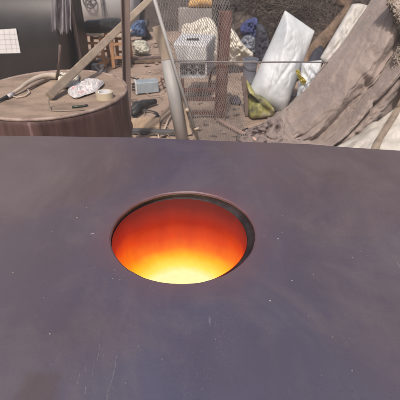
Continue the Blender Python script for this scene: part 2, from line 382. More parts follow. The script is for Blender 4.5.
PC['heat_glow'] = (.16, .085, .095); q_ = G(38, 391, ZP); STAIN = (q_.x - HC.x, q_.y - HC.y)
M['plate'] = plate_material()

# plate outline: the far edge is gently bowed, the near part runs on under the camera
far = [G(x, y, ZP) for x, y in ((-45, 134.6), (0, 135.6), (70, 136.4), (140, 137.3), (200, 139.6), (260, 141.8), (310, 143.8), (345, 146.8), (372, 148.6), (400, 150.4), (450, 154))]
farl = [(p.x, p.y) for p in far]
outer = [(-.84, .0), (.84, .0), (.84, farl[-1][1] - .012)] + farl[::-1][:-1] + [(-.84, farl[0][1] - .004)]
outer = [Vector((x, y, 0)) for x, y in outer]
def resample(loop, n):
    L = []; tot = 0
    for i in range(len(loop)):
        d = (loop[(i + 1) % len(loop)] - loop[i]).length; L.append(d); tot += d
    return loop
TH = .007; NH = 160
bm = bmesh.new()
def ringv(pts, z): return [bm.verts.new((p.x, p.y, z)) for p in pts]
def hr_j(i): return HR + .0011 * fbm((3 * math.cos(2 * math.pi * i / NH), 3 * math.sin(2 * math.pi * i / NH), 0), 1.6, 4)
hole = [Vector((HC.x + hr_j(i) * math.cos(2 * math.pi * i / NH), HC.y + hr_j(i) * math.sin(2 * math.pi * i / NH), 0)) for i in range(NH)]
hin = [Vector((HC.x + (HR - .0025) * math.cos(2 * math.pi * i / NH), HC.y + (HR - .0025) * math.sin(2 * math.pi * i / NH), 0)) for i in range(NH)]
eo = 0.004
cen = sum(outer, Vector()) / len(outer)
oin = [p + (cen - p).normalized() * eo for p in outer]
A = ringv(oin, ZP); B = ringv(outer, ZP - eo); Bb = ringv(outer, ZP - TH)
H0 = ringv([HC + (p - HC) * 1.018 for p in hole], ZP); H1 = ringv(hole, ZP - .0022); H2 = ringv(hole, ZP - TH)
for lp in (A, B, Bb, H0, H1, H2):
    for i in range(len(lp)): bm.edges.new((lp[i], lp[(i + 1) % len(lp)]))
def bridge(a, b):
    for i in range(len(a)): bm.faces.new((a[i], a[(i + 1) % len(a)], b[(i + 1) % len(b)], b[i]))
bridge(A, B); bridge(B, Bb); bridge(H0, H1); bridge(H1, H2)
bm.edges.ensure_lookup_table()
def loop_edges(lp): return [bm.edges.get((lp[i], lp[(i + 1) % len(lp)])) for i in range(len(lp))]
bmesh.ops.triangle_fill(bm, edges=loop_edges(A) + loop_edges(H0), use_beauty=True)
bmesh.ops.triangle_fill(bm, edges=loop_edges(Bb) + loop_edges(H2), use_beauty=True)
bmesh.ops.recalc_face_normals(bm, faces=bm.faces)
me = bpy.data.meshes.new('top_plate')
for v in bm.verts: v.co -= Vector((HC.x, HC.y, 0))
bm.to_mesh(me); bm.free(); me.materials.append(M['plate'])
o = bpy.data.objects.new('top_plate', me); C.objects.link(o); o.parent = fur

# steel collar under the plate: a sloping ring that shows at the back and right of the hole
CC = Vector((HC.x - .0085, HC.y + .006, 0)); CR = HR - .006
col = MB(); v = []; NB = 96
prof = [(0, HR + .0005, ZP - TH - .0005), (0, HR + .001, ZP - .011), (.85, CR + .004, ZP - .016), (1, CR + .003, ZP - .0185), (1, CR, ZP - .022)]
for t, r, z in prof:
    c_ = HC.lerp(CC, t)
    for j in range(NB):
        a = 2 * math.pi * j / NB; v.append((c_.x + r * math.cos(a), c_.y + r * math.sin(a), z))
col.add(v, [(i * NB + j, i * NB + (j + 1) % NB, (i + 1) * NB + (j + 1) % NB, (i + 1) * NB + j) for i in range(len(prof) - 1) for j in range(NB)])
o = col.build('hole_collar', M['collar'], fur, smooth=True)

def glow_material():
    m = bpy.data.materials.new('glowing_refractory'); m.use_nodes = True
    n, l = m.node_tree.nodes, m.node_tree.links; b = n['Principled BSDF']
    b.inputs['Roughness'].default_value = .85
    tc = n.new('ShaderNodeTexCoord')
    mp = n.new('ShaderNodeMapping'); mp.vector_type = 'POINT'
    mp.inputs['Location'].default_value = (0.010, 0.020, -(ZP - .185))
    l.new(tc.outputs['Object'], mp.inputs[0])
    ln = n.new('ShaderNodeVectorMath'); ln.operation = 'LENGTH'; l.new(mp.outputs[0], ln.inputs[0])
    mp2 = n.new('ShaderNodeMapping'); mp2.inputs['Scale'].default_value = (22, 22, 5); l.new(tc.outputs['Object'], mp2.inputs[0])
    ns = n.new('ShaderNodeTexNoise'); ns.inputs['Scale'].default_value = 1.0; ns.inputs['Detail'].default_value = 5; l.new(mp2.outputs[0], ns.inputs['Vector'])
    a = n.new('ShaderNodeMath'); a.operation = 'MULTIPLY_ADD'; l.new(ns.outputs['Fac'], a.inputs[0]); a.inputs[1].default_value = .016; a.inputs[2].default_value = -.008 - .08
    s2 = n.new('ShaderNodeMath'); s2.operation = 'ADD'; l.new(ln.outputs['Value'], s2.inputs[0]); l.new(a.outputs[0], s2.inputs[1])
    q = n.new('ShaderNodeMath'); q.operation = 'MULTIPLY'; q.inputs[1].default_value = 5.5; l.new(s2.outputs[0], q.inputs[0])
    cr = n.new('ShaderNodeValToRGB'); e = cr.color_ramp.elements
    st = GLOW
    e[0].position, e[0].color = st[0][0], (*st[0][1], 1); e[1].position, e[1].color = st[-1][0], (*st[-1][1], 1)
    for p_, c_ in st[1:-1]: x = cr.color_ramp.elements.new(p_); x.color = (*c_, 1)
    l.new(q.outputs[0], cr.inputs[0])
    b.inputs['Base Color'].default_value = (.022, .014, .012, 1); b.inputs['Specular IOR Level'].default_value = .1
    l.new(cr.outputs[0], b.inputs['Emission Color']); 
    mp3 = n.new('ShaderNodeMapping'); mp3.inputs['Scale'].default_value = (70, 70, 9); l.new(tc.outputs['Object'], mp3.inputs[0])
    n3 = n.new('ShaderNodeTexNoise'); n3.inputs['Scale'].default_value = 1; n3.inputs['Detail'].default_value = 6; l.new(mp3.outputs[0], n3.inputs['Vector'])
    v3 = n.new('ShaderNodeTexVoronoi'); v3.feature = 'DISTANCE_TO_EDGE'; v3.inputs['Scale'].default_value = 15; l.new(tc.outputs['Object'], v3.inputs['Vector'])
    r3 = n.new('ShaderNodeMapRange'); r3.inputs[1].default_value = .0; r3.inputs[2].default_value = .022; r3.inputs[3].default_value = .975; r3.inputs[4].default_value = 1.0; l.new(v3.outputs['Distance'], r3.inputs[0])
    r4 = n.new('ShaderNodeMapRange'); r4.inputs[1].default_value = .3; r4.inputs[2].default_value = .7; r4.inputs[3].default_value = .95; r4.inputs[4].default_value = 1.045; l.new(n3.outputs['Fac'], r4.inputs[0])
    m3 = n.new('ShaderNodeMath'); m3.operation = 'MULTIPLY'; l.new(r3.outputs[0], m3.inputs[0]); l.new(r4.outputs[0], m3.inputs[1]); l.new(m3.outputs[0], b.inputs['Emission Strength'])
    return m
# blackbody tint by distance from the hottest point of the floor
GLOW = [(.03, (1.0, .90, .42)), (.15, (1.0, .74, .10)), (.30, (1.0, .47, .012)), (.42, (.93, .16, .004)), (.52, (.70, .050, .004)), (.62, (.38, .015, .005)), (.78, (.165, .008, .006)), (.97, (.09, .006, .006))]
M['glow'] = glow_material()
ch = MB(); prof = [(.0001, ZP - .185), (CR * .5, ZP - .183), (CR * .8, ZP - .175), (CR * .95, ZP - .16), (CR, ZP - .135), (CR, ZP - .093), (CR - .0035, ZP - .090), (CR - .0035, ZP - .06), (CR - .0003, ZP - .04), (CR - .0006, ZP - .0205)]
ch.lathe(prof, (CC.x, CC.y, 0), 96)
o = ch.build('fire_chamber', M['glow'], fur, smooth=True, fix=False)
o.data.flip_normals(); o.data.set_sharp_from_angle(angle=R(50))
# shell of the furnace under the plate
fb = MB(); q = [(-.78, .05), (.78, .05), (.78, farl[-1][1] - .07), (-.78, farl[0][1] - .07)]
fb.hexa([Vector((x, y, 0)) for x, y in q] + [Vector((x, y, ZP - TH - .30)) for x, y in q]); fb.build('base', M['furnace'], fur, bevel=.01)
sk = MB()
for i in range(4):
    a, b_ = Vector((*q[i], 0)), Vector((*q[(i + 1) % 4], 0)); inw = (Vector((0, .55, 0)) - (a + b_) / 2).normalized() * .012
    sk.hexa([a + Vector((0, 0, ZP - TH - .298)), b_ + Vector((0, 0, ZP - TH - .298)), b_ + inw + Vector((0, 0, ZP - TH - .298)), a + inw + Vector((0, 0, ZP - TH - .298)),
             a + Vector((0, 0, ZP - TH - .001)), b_ + Vector((0, 0, ZP - TH - .001)), b_ + inw + Vector((0, 0, ZP - TH - .001)), a + inw + Vector((0, 0, ZP - TH - .001))])
sk.build('side_panel', M['furnace'], fur)
# ash flecks on the plate
fl = MB()
def flake(px, py, L, wd, ang):
    p = G(px, py, ZP) + Vector((0, 0, .0003)); a = Vector((math.cos(ang), math.sin(ang), 0)) * L / 2; b_ = Vector((-math.sin(ang), math.cos(ang), 0)) * wd / 2
    k = Vector((0, 0, .0009)); a *= .75; b_ *= .75; fl.hexa([p - a - b_, p + a - b_, p + a + b_, p - a + b_, p - a * .6 - b_ * .6 + k, p + a * .6 - b_ * .6 + k, p + a * .6 + b_ * .6 + k, p - a * .6 + b_ * .6 + k])
for px, py, L, wd in ((77, 218, .007, .002), (92, 234, .012, .0013), (52, 232, .003, .002), (13, 273, .003, .002), (50, 334, .003, .002), (278, 239, .0045, .0016), (264, 236, .003, .0015), (282, 216, .003, .0012), (270, 301, .005, .002), (292, 281, .004, .0016), (282, 233, .002, .002), (120, 280, .002, .0015), (95, 268, .002, .0015), (352, 371, .003, .001)):
    flake(px, py, L, wd, random.uniform(-.4, .4))
for k in range(22): flake(random.uniform(20, 380), random.uniform(165, 395), random.uniform(.001, .0022), .0010, random.uniform(0, 3)) if True else 0
keep = MB(); 
for i in range(0, len(fl.v), 8):
    c_ = sum(fl.v[i:i + 8], Vector()) / 8
    if (Vector((c_.x, c_.y)) - Vector((HC.x, HC.y))).length > HR * 1.06: keep.hexa(fl.v[i:i + 8])
o = keep.build('ash_flakes', M['ash'], fur); o['kind'] = 'stuff'
scr = MB()
def scratch(pts, wd):
    q = [G(x, y, ZP) for x, y in pts]
    for a, c_ in zip(q[:-1], q[1:]):
        a = a + Vector((0, 0, .0001)); c_ = c_ + Vector((0, 0, .0001)); scr.bar(a, c_, wd, .0004, Vector((1, 0, 0)))
for pts, wd in (([(116.5, 356), (115, 368), (112, 380), (108, 392), (106.5, 402)], .0012), ([(80, 374), (77, 384)], .0016), ([(86, 366), (85.5, 373)], .0013), ([(86, 387), (85, 394)], .0018), ([(99.5, 344), (99, 352), (97, 362)], .0008), ([(103, 350), (103.5, 357)], .0007), ([(139, 345), (137, 352)], .0009), ([(94, 362), (92, 377)], .0006), ([(215, 318), (215.5, 326)], .0006)):
    scratch(pts, wd)
o = scr.build('scratches', M['scratch'], fur); o['kind'] = 'stuff'

# ------------------------------------------------------------------ drum and what lies on it
ZD = .71; DL = G(-36, 98, ZD); DR = G(124.5, 98, ZD); DRAD = (DR.x - DL.x) / 2
yf = G(45, 120, ZD).y; DC = Vector(((DL.x + DR.x) / 2, yf + DRAD, 0))
drum = thing('drum', DC, 'maroon steel drum with a flat tan lid used as a table', 'drum')
b = MB(); pr = [(DRAD - .02, 0), (DRAD - .008, .0)]
for k in range(36):
    z = .02 + (ZD - .06) * k / 35; rib = sum(.010 * math.exp(-((z - z0) / .014) ** 2) for z0 in (.24, .47)); pr.append((DRAD - .010 + rib, z))
pr += [(DRAD - .010, ZD - .02), (DRAD - .016, ZD - .012)]
b.lathe(pr, DC, 96); b.disc(DC, DRAD - .02, 96, 0, False); b.build('body', M['maroon'], drum, smooth=True)
b = MB(); b.lathe([(.0005, ZD - .012), (DRAD - .02, ZD - .012), (DRAD - .02, ZD - .004), (.0005, ZD - .004)], DC, 96); b.build('lid', M['lid'], drum)
b = MB(); b.lathe([(DRAD - .016 + .009 * math.cos(a), ZD - .006 + .009 * math.sin(a)) for a in [2 * math.pi * k / 10 for k in range(10)]], DC, 96, close=True); b.build('rim', M['rim'], drum, smooth=True)
ZL = ZD - .004
def D(px, py, dz=0): return G(px, py, ZL + dz)

# hand torch / hose on the lid
t = thing('gas_torch', D(28, 90), 'long grey beige hand torch with looped trigger lying across the drum lid', 'torch')
b = MB(); path = [D(56, 76, .021), D(48, 75.5, .03), D(38, 77.5, .036), D(28, 82.5, .034), D(20, 88.5, .026), D(12, 93.5, .016)]
b.tube([cr1(path, k / 20) for k in range(21)], [cr1([Vector((x, 0, 0)) for x in (.021, .017, .014, .012, .010, .009)], k / 20).x for k in range(21)], 10); b.build('barrel', M['hose'], t, smooth=True)
b = MB(); b.tube([D(47, 80, .010), D(38, 82.5, .018), D(28, 87.5, .020)], [.008, .010, .007], 8); b.build('grip', M['hosedark'], t, smooth=True)
b = MB(); lp = [D(28, 89.5, .012), D(29.5, 92.5, .008), D(25, 96, .007), D(17, 97.5, .007), D(12.5, 96, .008), D(13.5, 93, .012)]
b.tube(lp, .0042, 6); b.build('trigger_loop', M['hose'], t, smooth=True)
b = MB(); b.tube([D(13, 93.6, .016), D(7.5, 97, .013)], [.011, .010], 10); b.build('collar', M['white'], t, smooth=True)
b = MB(); b.tube([D(7.5, 97, .013), D(3, 98.5, .012), D(-6, 103, .012)], [.012, .008, .006], 8); b.build('nozzle', M['cable'], t, smooth=True)

def crumple(name, pp, z, thick, m, label, cat, amp=.014, ns=13, lift=.55):
    c_ = [D(*p) for p in pp]
    mb = bundle([q + Vector((0, 0, .012)) for q in c_], thick, amp, ns, 14, 8, .5, (0, -.1, 1), .035)
    for v in mb.v: v.z = max(v.z, ZL + .001)
    return tag(mb.build(name, m, smooth=False), label, cat)
crumple('plastic_bag', ((58, 84), (62, 77), (70, 79), (79, 76), (79, 82), (71, 88), (62, 90)), 0, .035, M['creamsack'], 'crumpled cream plastic bag behind the white packet on the drum', 'bag')
crumple('snack_packet', ((68, 93), (76, 85), (88, 81), (104, 84), (98, 92), (86, 97), (74, 100)), 0, .020, M['packet'], 'shiny white packet with red print, crumpled on the drum lid', 'packet')
tr = thing('tape_roll', D(105, 98), 'cream roll of tape at the right edge of the drum lid', 'tape')
c_ = D(105, 98); r_ = (D(113.5, 98) - D(96.5, 98)).x / 2
b = MB(); b.lathe([(r_ * .72, 0), (r_, 0), (r_, .034), (r_ * .72, .034)], c_, 40, True); b.build('tape', M['tape'], tr)
b = MB(); b.lathe([(r_ * .6, .001), (r_ * .715, .001), (r_ * .715, .035), (r_ * .6, .035)], c_, 40, True); b.build('core', M['paper'], tr)
lg = thing('lighter', D(80, 106.5), 'small black and green lighter on the drum in front of the white packet', 'lighter')
b = MB(); b.tube([D(72, 107, .007), D(82, 106, .007)], .0075, 10, .7); b.build('case', M['greenblack'], lg, smooth=True)
b = MB(); b.tube([D(82, 106, .007), D(87.5, 105, .007)], .0068, 10, .7); b.build('cap', M['cable'], lg, smooth=True)
b = MB(); b.tube([D(49, 99, .05), D(48.6, 104, .02), D(51, 110.5, .004), D(60, 111, .004), D(72, 110.5, .004), D(85, 110, .004)], .0032, 6)
tag(b.build('bent_wire', M['hosedark'], smooth=True), 'thin bent brown wire hooked from the pole end along the drum lid', 'wire')
b = MB(); b.tube([D(57, 79, .001), P(59.5, 62, DC.y + .02), P(60, 45, DC.y + .0)], [.009, .008, .007], 7)
tag(b.build('wooden_stick', M['umber'], smooth=True), 'thin upright brown stick standing on the drum lid beside the black cabinet', 'stick')

# diagonal pole, from the lid up to the top of the netting frame
A_ = D(49, 96, .028); B_ = P(153, -4, 3.40)
b = MB(); b.bar(A_, B_, .046, .032); tag(b.build('wooden_pole', M['polewood'], bevel=.006), 'long pale timber pole slanting from the drum lid up past the post', 'pole')

# ------------------------------------------------------------------ left background
cb = thing('metal_cabinet', P(25, 75, 3.9) * 1, 'large glossy black metal cabinet with white paper stuck on its front', 'cabinet')
cb.location.z = 0
xl = P(-60, 40, 3.9).x; xr = P(58, 40, 3.9).x; Yc = 3.9
pf = [(0, 0), (0, .30), (0, .56)] + [(.50 * (1 - math.cos(a)), .56 + .60 * math.sin(a)) for a in [R(90) * k / 24 for k in range(1, 25)]] + [(1.0, 1.17), (1.0, 0)]
b = MB(); n_ = len(pf); b.add([(x, Yc + y, z) for x in (xl, xr) for y, z in pf], [tuple(range(n_)), tuple(range(2 * n_ - 1, n_ - 1, -1))] + [(i, (i + 1) % n_, n_ + (i + 1) % n_, n_ + i) for i in range(n_)])
o = b.build('casing', M['cabinet'], cb, smooth=True); o.data.set_sharp_from_angle(angle=R(35))
b = MB(); b.box(((xl + xr) / 2, Yc + .02 - .024, .035), (xr - xl - .04, .012, .07)); b.build('kick_plate', M['blackboard'], cb)
ps = tag(None or MB().hexa([P(-22, 54, Yc - .002), P(20.5, 53, Yc - .002), P(20.5, 53, Yc - .0005), P(-22, 54, Yc - .0005), P(-22, 31, Yc - .002), P(16, 28.5, Yc - .002), P(16, 28.5, Yc - .0005), P(-22, 31, Yc - .0005)]).build('paper_sheet', M['paper']), 'white ruled paper sheet stuck on the black cabinet', 'paper')
rl = MB()
def line(a, b_):
    rl.bar(P(*a, Yc - .0028), P(*b_, Yc - .0028), .004, .0006)
for k, yy in enumerate((34, 39.2, 44, 48.5)): line((-20, yy + 1.2), (16.6 + k * .8, yy))
for xx in (3.5, 9, 13.8): line((xx, 29.8), (xx + 3.3, 52.6))
for v in rl.v: v -= ps.location
me = bpy.data.meshes.new('print'); me.from_pydata(rl.v, [], rl.f); me.materials.append(M['ink']); o = bpy.data.objects.new('print', me); C.objects.link(o); o.parent = ps

# clear plastic hanging from the cabinet
b = MB(); v = []; NU, NV = 40, 14
for j in range(NV + 1):
    for i in range(NU + 1):
        px = 51 + 20 * i / NU + (j / NV) * 1.5; py = -8 + (41 + 3 * math.sin(i * .5) + 2 * math.sin(i * 1.9) - .25 * abs(i - 20)) * j / NV
        q_ = P(px, py, Yc - .03); q_.y -= .035 * math.sin(i * .62 + j * .12 + math.sin(i * .23) * 2) + .02 * fbm((i * .2, j * .1, 0), 1); v.append(q_)
b.add(v, [(j * (NU + 1) + i, j * (NU + 1) + i + 1, (j + 1) * (NU + 1) + i + 1, (j + 1) * (NU + 1) + i) for j in range(NV) for i in range(NU)])
o = b.build('plastic_sheet', M['film'], smooth=True); tag(o, 'clear plastic sheet hanging in pleats at the black cabinet corner', 'plastic sheet')
s_ = o.modifiers.new('th', 'SOLIDIFY'); s_.thickness = .0015

# leaning black board
db_ = MB(); Yb = 4.35
pts = [P(50, -20, Yb + .15), P(66, -20, Yb + .15), P(81, 68, Yb - .1), P(50, 72, Yb - .1)]
for p in pts[2:]: p.z = 0.0
db_.hexa([p for p in pts] + [p + Vector((0, .03, .006)) for p in pts])
bd = db_.build('leaning_board', M['blackboard'], bevel=.004); tag(bd, 'black board leaning upright to the right of the black cabinet', 'board')
b = MB(); b.bar(P(66.8, -20, Yb + .12), Vector((P(82, 68, Yb - .12).x, P(82, 68, Yb - .12).y, 0.0)), .034, .03)
tag(b.build('leaning_beam', M['umber'], bevel=.004), 'dark brown beam leaning along the edge of the black board', 'beam')

# pale grey tank far behind
tk = thing('storage_tank', (P(100, 20, 7.6).x, 7.75, 0), 'pale grey horizontal tank lying behind the cushioned stools', 'tank')
b = MB(); x0, x1 = P(56, 20, 7.5).x, P(133, 20, 7.5).x; TRd = .52; TZ = .54
ang = [2 * math.pi * k / 40 for k in range(40)]
rings = [(x0 - .10, .05), (x0 - .06, .35), (x0, TRd), (x1, TRd), (x1 + .06, .35), (x1 + .10, .05)]; v = []
for x, r in rings: v += [(x, 7.85 + r * math.cos(a), TZ + r * math.sin(a)) for a in ang]
b.add(v, [(i * 40 + j, i * 40 + (j + 1) % 40, (i + 1) * 40 + (j + 1) % 40, (i + 1) * 40 + j) for i in range(5) for j in range(40)] + [tuple(range(40)), tuple(range(5 * 40, 6 * 40))])
b.build('shell', M['palegrey'], tk, smooth=True)
for xx in (x0 + .2, x1 - .2):
    b = MB(); b.box((xx, 7.8, .06), (.12, .7, .12)); b.build('saddle', M['darkpipe'], tk)
wc = P(89.5, 1, 7.28); b = MB(); b.tube([wc + Vector((.105 * math.cos(2 * math.pi * k / 28), 0, .105 * math.sin(2 * math.pi * k / 28))) for k in range(29)], .013, 6)
for k in range(5):
    a = 2 * math.pi * k / 5 + .3; b.tube([wc, wc + Vector((.1 * math.cos(a), 0, .1 * math.sin(a)))], .009, 5)
b.tube([wc + Vector((0, -.015, 0)), wc + Vector((0, .10, .0))], .02, 8)
b.build('valve_wheel', M['darkpipe'], tk, smooth=True)
b = MB(); b.tube([P(100.5, -10, 7.27), P(102.5, 5, 7.26), P(104.5, 20, 7.22), P(105, 30, 7.2)], .028, 8); b.build('drain_pipe', M['darkpipe'], tk, smooth=True)

# stools and the charcoal cushion
def stool(px0, px1, ytop, ybot, Y, wood, label):
    a, c2 = P(px0, ybot, Y), P(px1, ybot, Y); zt = P(px0, ytop, Y).z
    cx = (a.x + c2.x) / 2; wd = c2.x - a.x; t = thing('stool', (cx, Y + .16, 0), label, 'stool', 'wooden stools under the charcoal cushion')
    for sx in (-1, 1):
        for sy in (0, 1):
            b = MB(); b.bar(Vector((cx + sx * (wd / 2 - .03), Y + sy * .32, 0)), Vector((cx + sx * (wd / 2 - .045), Y + sy * .32, zt - .03)), .042, .042)
            b.build('leg', M[wood], t, bevel=.004)
    for z_ in (.13, .30):
        for sy in (0, 1):
            b = MB(); b.bar(Vector((cx - wd / 2 + .055, Y + sy * .32, z_)), Vector((cx + wd / 2 - .055, Y + sy * .32, z_)), .028, .028); b.build('stretcher', M[wood], t)
    b = MB(); b.box((cx, Y + .16, zt - .015), (wd + .02, .38, .032)); b.build('seat', M['palewood'], t, bevel=.006)
    b = MB(); b.box((cx - wd / 2 + .03, Y - .045, zt - .015), (.10, .025, .036)); b.build('corner_patch', M['redpaint'], t, bevel=.004)
    return t
s1 = stool(86, 107, 33.5, 63, 5.3, 'stoolwood', 'left orange wooden stool under the charcoal cushion')
s2 = stool(111, 130.5, 34.5, 63, 5.25, 'stoolwood', 'right orange wooden stool half hidden by the dusty brown post')
b = bundle([P(x, y, 5.42) for x, y in ((80, 32), (80.5, 27), (84, 22), (92, 19.5), (102, 18.5), (113, 17.5), (123, 19), (127, 26), (126, 33), (112, 33.5), (95, 33.5))], .17, .02, 5, 8, 6, .5, (0, -1, .2))
zc = P(95, 33.5, 5.42).z
for v in b.v: v.z = max(v.z, P(87, 33.5, 5.3).z + .004)
tag(b.build('cushion', M['cushion'], smooth=True), 'long charcoal cushion laid across two wooden stools', 'cushion')

# small dusty tool, long low timber on the ground behind the drum
vs_ = thing('bench_vise', G(99, 75), 'small grey metal vise on the ground behind the diagonal pole', 'vise')
b = MB(); q_ = G(99, 75); b.box(q_ + Vector((0, 0, .03)), (.20, .12, .06)); b.build('base', M['darkpipe'], vs_, bevel=.008)
b = MB(); b.box(q_ + Vector((-.03, -.02, .10)), (.06, .10, .08)); b.box(q_ + Vector((.05, -.02, .095)), (.04, .10, .07)); b.build('jaw', M['greymetal'], vs_, bevel=.006)
b = MB(); b.tube([q_ + Vector((.05, -.10, .07)), q_ + Vector((.05, .10, .10))], .012, 7); b.tube([q_ + Vector((-.01, -.10, .13)), q_ + Vector((.11, -.10, .01))], .007, 6); b.build('screw', M['palegrey'], vs_, smooth=True)
b = MB(); b.bar(G(84, 66.5) + Vector((0, 0, .03)), G(172, 59.5) + Vector((0, 0, .03)), .05, .06, Vector((0, 1, 0))); tag(b.build('ground_timber', M['umber'], bevel=.006), 'long dark timber lying on the ground behind the post', 'timber')
b = MB(); b.bar(G(130, 63.5) + Vector((0, 0, .02)), G(166, 62) + Vector((0, 0, .02)), .05, .035, Vector((0, 1, 0))); tag(b.build('short_batten', M['bark'], bevel=.004), 'short brown batten lying in front of the long dark timber', 'batten')
b = MB(); b.bar(G(98, 68) + Vector((0, 0, .03)), G(111, 63) + Vector((0, 0, .05)), .09, .05, Vector((0, 1, 0))); tag(b.build('wood_offcut', M['stoolwood'], bevel=.006), 'orange wood offcut on the ground below the stools', 'offcut')

# blue bag, pale bundles
b = bundle(outl(((126, 36), (130, 27), (139, 20), (145, 21), (145.5, 29), (145, 36.5), (136, 36)), 6.9), .12, .06, 6, 12, 8, .5, (0, -1, .25), .08)
tag(b.build('blue_bag', M['bluebag'], smooth=True), 'slumped blue bag behind the dusty brown post', 'bag')
b = bundle(outl(((142, 38), (143, 27), (144, 20), (148, 19), (149, 24), (147, 30), (152, 38)), 7.1), .10, .02, 5)
tag(b.build('black_bag', M['cable'], smooth=True), 'black bag standing to the right of the blue bag', 'bag')
for pp, lb in ((((134, 49), (135, 43), (141, 41), (148, 44), (150, 49), (143, 53), (136, 52)), 'pale plastic bundle, nearer of two below the blue bag'), (((132, 43), (134, 37), (141, 35.5), (147, 38), (147, 43), (139, 44)), 'pale plastic bundle directly under the blue bag')):
    b = bundle(outl(pp, 5.95 if 'nearer' in lb else 6.35), .09, .05, 10, 12, 8, .5, (0, -1, .25), .07); zz = min(v.z for v in b.v)
    for v in b.v: v.z -= zz
    tag(b.build('plastic_bundle', M['palebag'], smooth=True), lb, 'bundle', 'pale plastic bundles')

# vertical steel post (angle iron), in front of the stools
pst = thing('steel_post', Vector((P(128, 137, 2.75).x, 2.75, 0)), 'dusty brown vertical steel post between the drum and the netting', 'post')
def postline(px0, px1, py):   # x at top, x at y=137
    return P(px0, -14, 2.75), P(px1, 137, 2.75)
ta, tb = P(125.5, -14, 2.75), P(128.3, 150, 2.75); tb = tb + (tb - ta).normalized() * ((tb.z) / abs((tb - ta).normalized().z)); 
dz = (ta - tb).normalized(); ta = ta + dz * .9
b = MB(); b.bar(tb, ta, .052, .006, Vector((1, 0, 0))); b.build('face_flange', M['postpaint'], pst)
b = MB(); b.bar(tb + Vector((-.023, -.022, 0)), ta + Vector((-.023, -.022, 0)), .006, .036, Vector((1, 0, 0))); b.build('side_flange', M['postpaint'], pst)
b = MB(); b.box((tb.x, 2.75, .006), (.14, .14, .012)); b.build('foot_plate', M['rust'], pst)

# ------------------------------------------------------------------ things on the ground between post and netting
jb = thing('junction_box', G(147, 93), 'blue grey metal junction box with dark socket end and wires', 'junction box')
q_ = G(147, 93); rz = R(14)
b = MB(); b.box(q_ + Vector((0, .06, .06)), (.24, .14, .12), rz); b.build('case', M['bluegrey'], jb, bevel=.008)
b = MB(); a_ = Matrix.Rotation(rz, 3, 'Z')
b.box(q_ + Vector((0, .06, .06)) + a_ @ Vector((-.128, 0, 0)), (.018, .15, .13), rz); b.build('end_plate', M['white'], jb, bevel=.003)
b = MB()
for k in range(3): b.tube([q_ + Vector((0, .06, .03 + .032 * k)) + a_ @ Vector((-.137, 0, 0)), q_ + Vector((0, .06, .03 + .032 * k)) + a_ @ Vector((-.168, -.01, 0))], .013, 8)
b.build('socket', M['cable'], jb)
for k, (x2, y2) in enumerate(((166, 79), (168, 84))):
    b = MB(); s0 = q_ + Vector((0, .06, .04 + .04 * k)) + a_ @ Vector((.12, 0, 0)); b.tube([s0, s0 + Vector((.05, .0, .03)), G(161, 84 - 2 * k) + Vector((0, 0, .05)), G(x2, y2) + Vector((0, 0, .01))], .006, 6); b.build('wire', M['rust'], jb, smooth=True)

gr = thing('power_tool', G(141, 112), 'black power tool with coiled cable on the ground right of the post', 'power tool')
q_ = G(140, 110.5)
b = MB(); b.tube([G(132, 114) + Vector((0, 0, .035)), G(137, 111) + Vector((0, 0, .045)), G(144, 108) + Vector((0, 0, .045)), G(150, 106) + Vector((0, 0, .04)), G(156, 104.5) + Vector((0, 0, .035))], [.030, .045, .042, .030, .026], 10); b.build('motor_body', M['cable'], gr, smooth=True)
b = MB(); b.tube([G(133, 117.5) + Vector((0, 0, .03)), G(140, 113) + Vector((0, 0, .05))], [.026, .03], 9); b.build('handle', M['cable'], gr, smooth=True)
b = MB(); b.tube([G(133, 106) + Vector((0, 0, .02)), G(142, 104.5) + Vector((0, 0, .02))], .022, 8); b.build('guard', M['cable'], gr, smooth=True)
b = MB(); pts = []
for k in range(50):
    a = 2 * math.pi * k / 22; rr_ = 1 + .05 * math.sin(k * .7); pts.append(G(146 + 13.0 * rr_ * math.cos(a) - k * .04, 116 + 4.6 * rr_ * math.sin(a)) + Vector((0, 0, .006 + .010 * (k / 50))))
b.tube(pts, .0065, 6); b.build('cable', M['cable'], gr, smooth=True)
b = MB(); b.tube([G(159, 140) + Vector((0, 0, .008)), G(157, 127) + Vector((0, 0, .008)), G(162, 119) + Vector((0, 0, .010)), G(170, 112) + Vector((0, 0, .008)), G(178, 108) + Vector((0, 0, .006))], .008, 6)
tag(b.build('pale_cord', M['palewood'], smooth=True), 'pale cord curving over the ground left of the grey pipe', 'cord')
b = MB(); b.tube([G(164, 131) + Vector((0, 0, .007)), G(168, 121) + Vector((0, 0, .007)), G(173, 114) + Vector((0, 0, .007))], .009, 6)
tag(b.build('bamboo_piece', M['palewood'], smooth=True), 'short pale stick beside the cord left of the grey pipe', 'stick')
b = MB(); b.bar(G(126, 127) + Vector((0, 0, .022)), G(160, 126) + Vector((0, 0, .022)), .22, .040, Vector((0, 1, 0)))
tag(b.build('floor_plank', M['honey'], bevel=.006), 'sunlit tan plank lying flat between the post and the grey pipe', 'plank')
b = MB(); b.bar(G(126, 133) + Vector((0, 0, .02)), G(184, 135) + Vector((0, 0, .02)), .05, .04, Vector((0, 1, 0)))
tag(b.build('gap_shade_bar', M['darkpipe'], bevel=.004), 'dark bar added for the shaded gap on the ground behind the plate edge', 'bar')  # dark strip added to draw the shaded gap below the plank

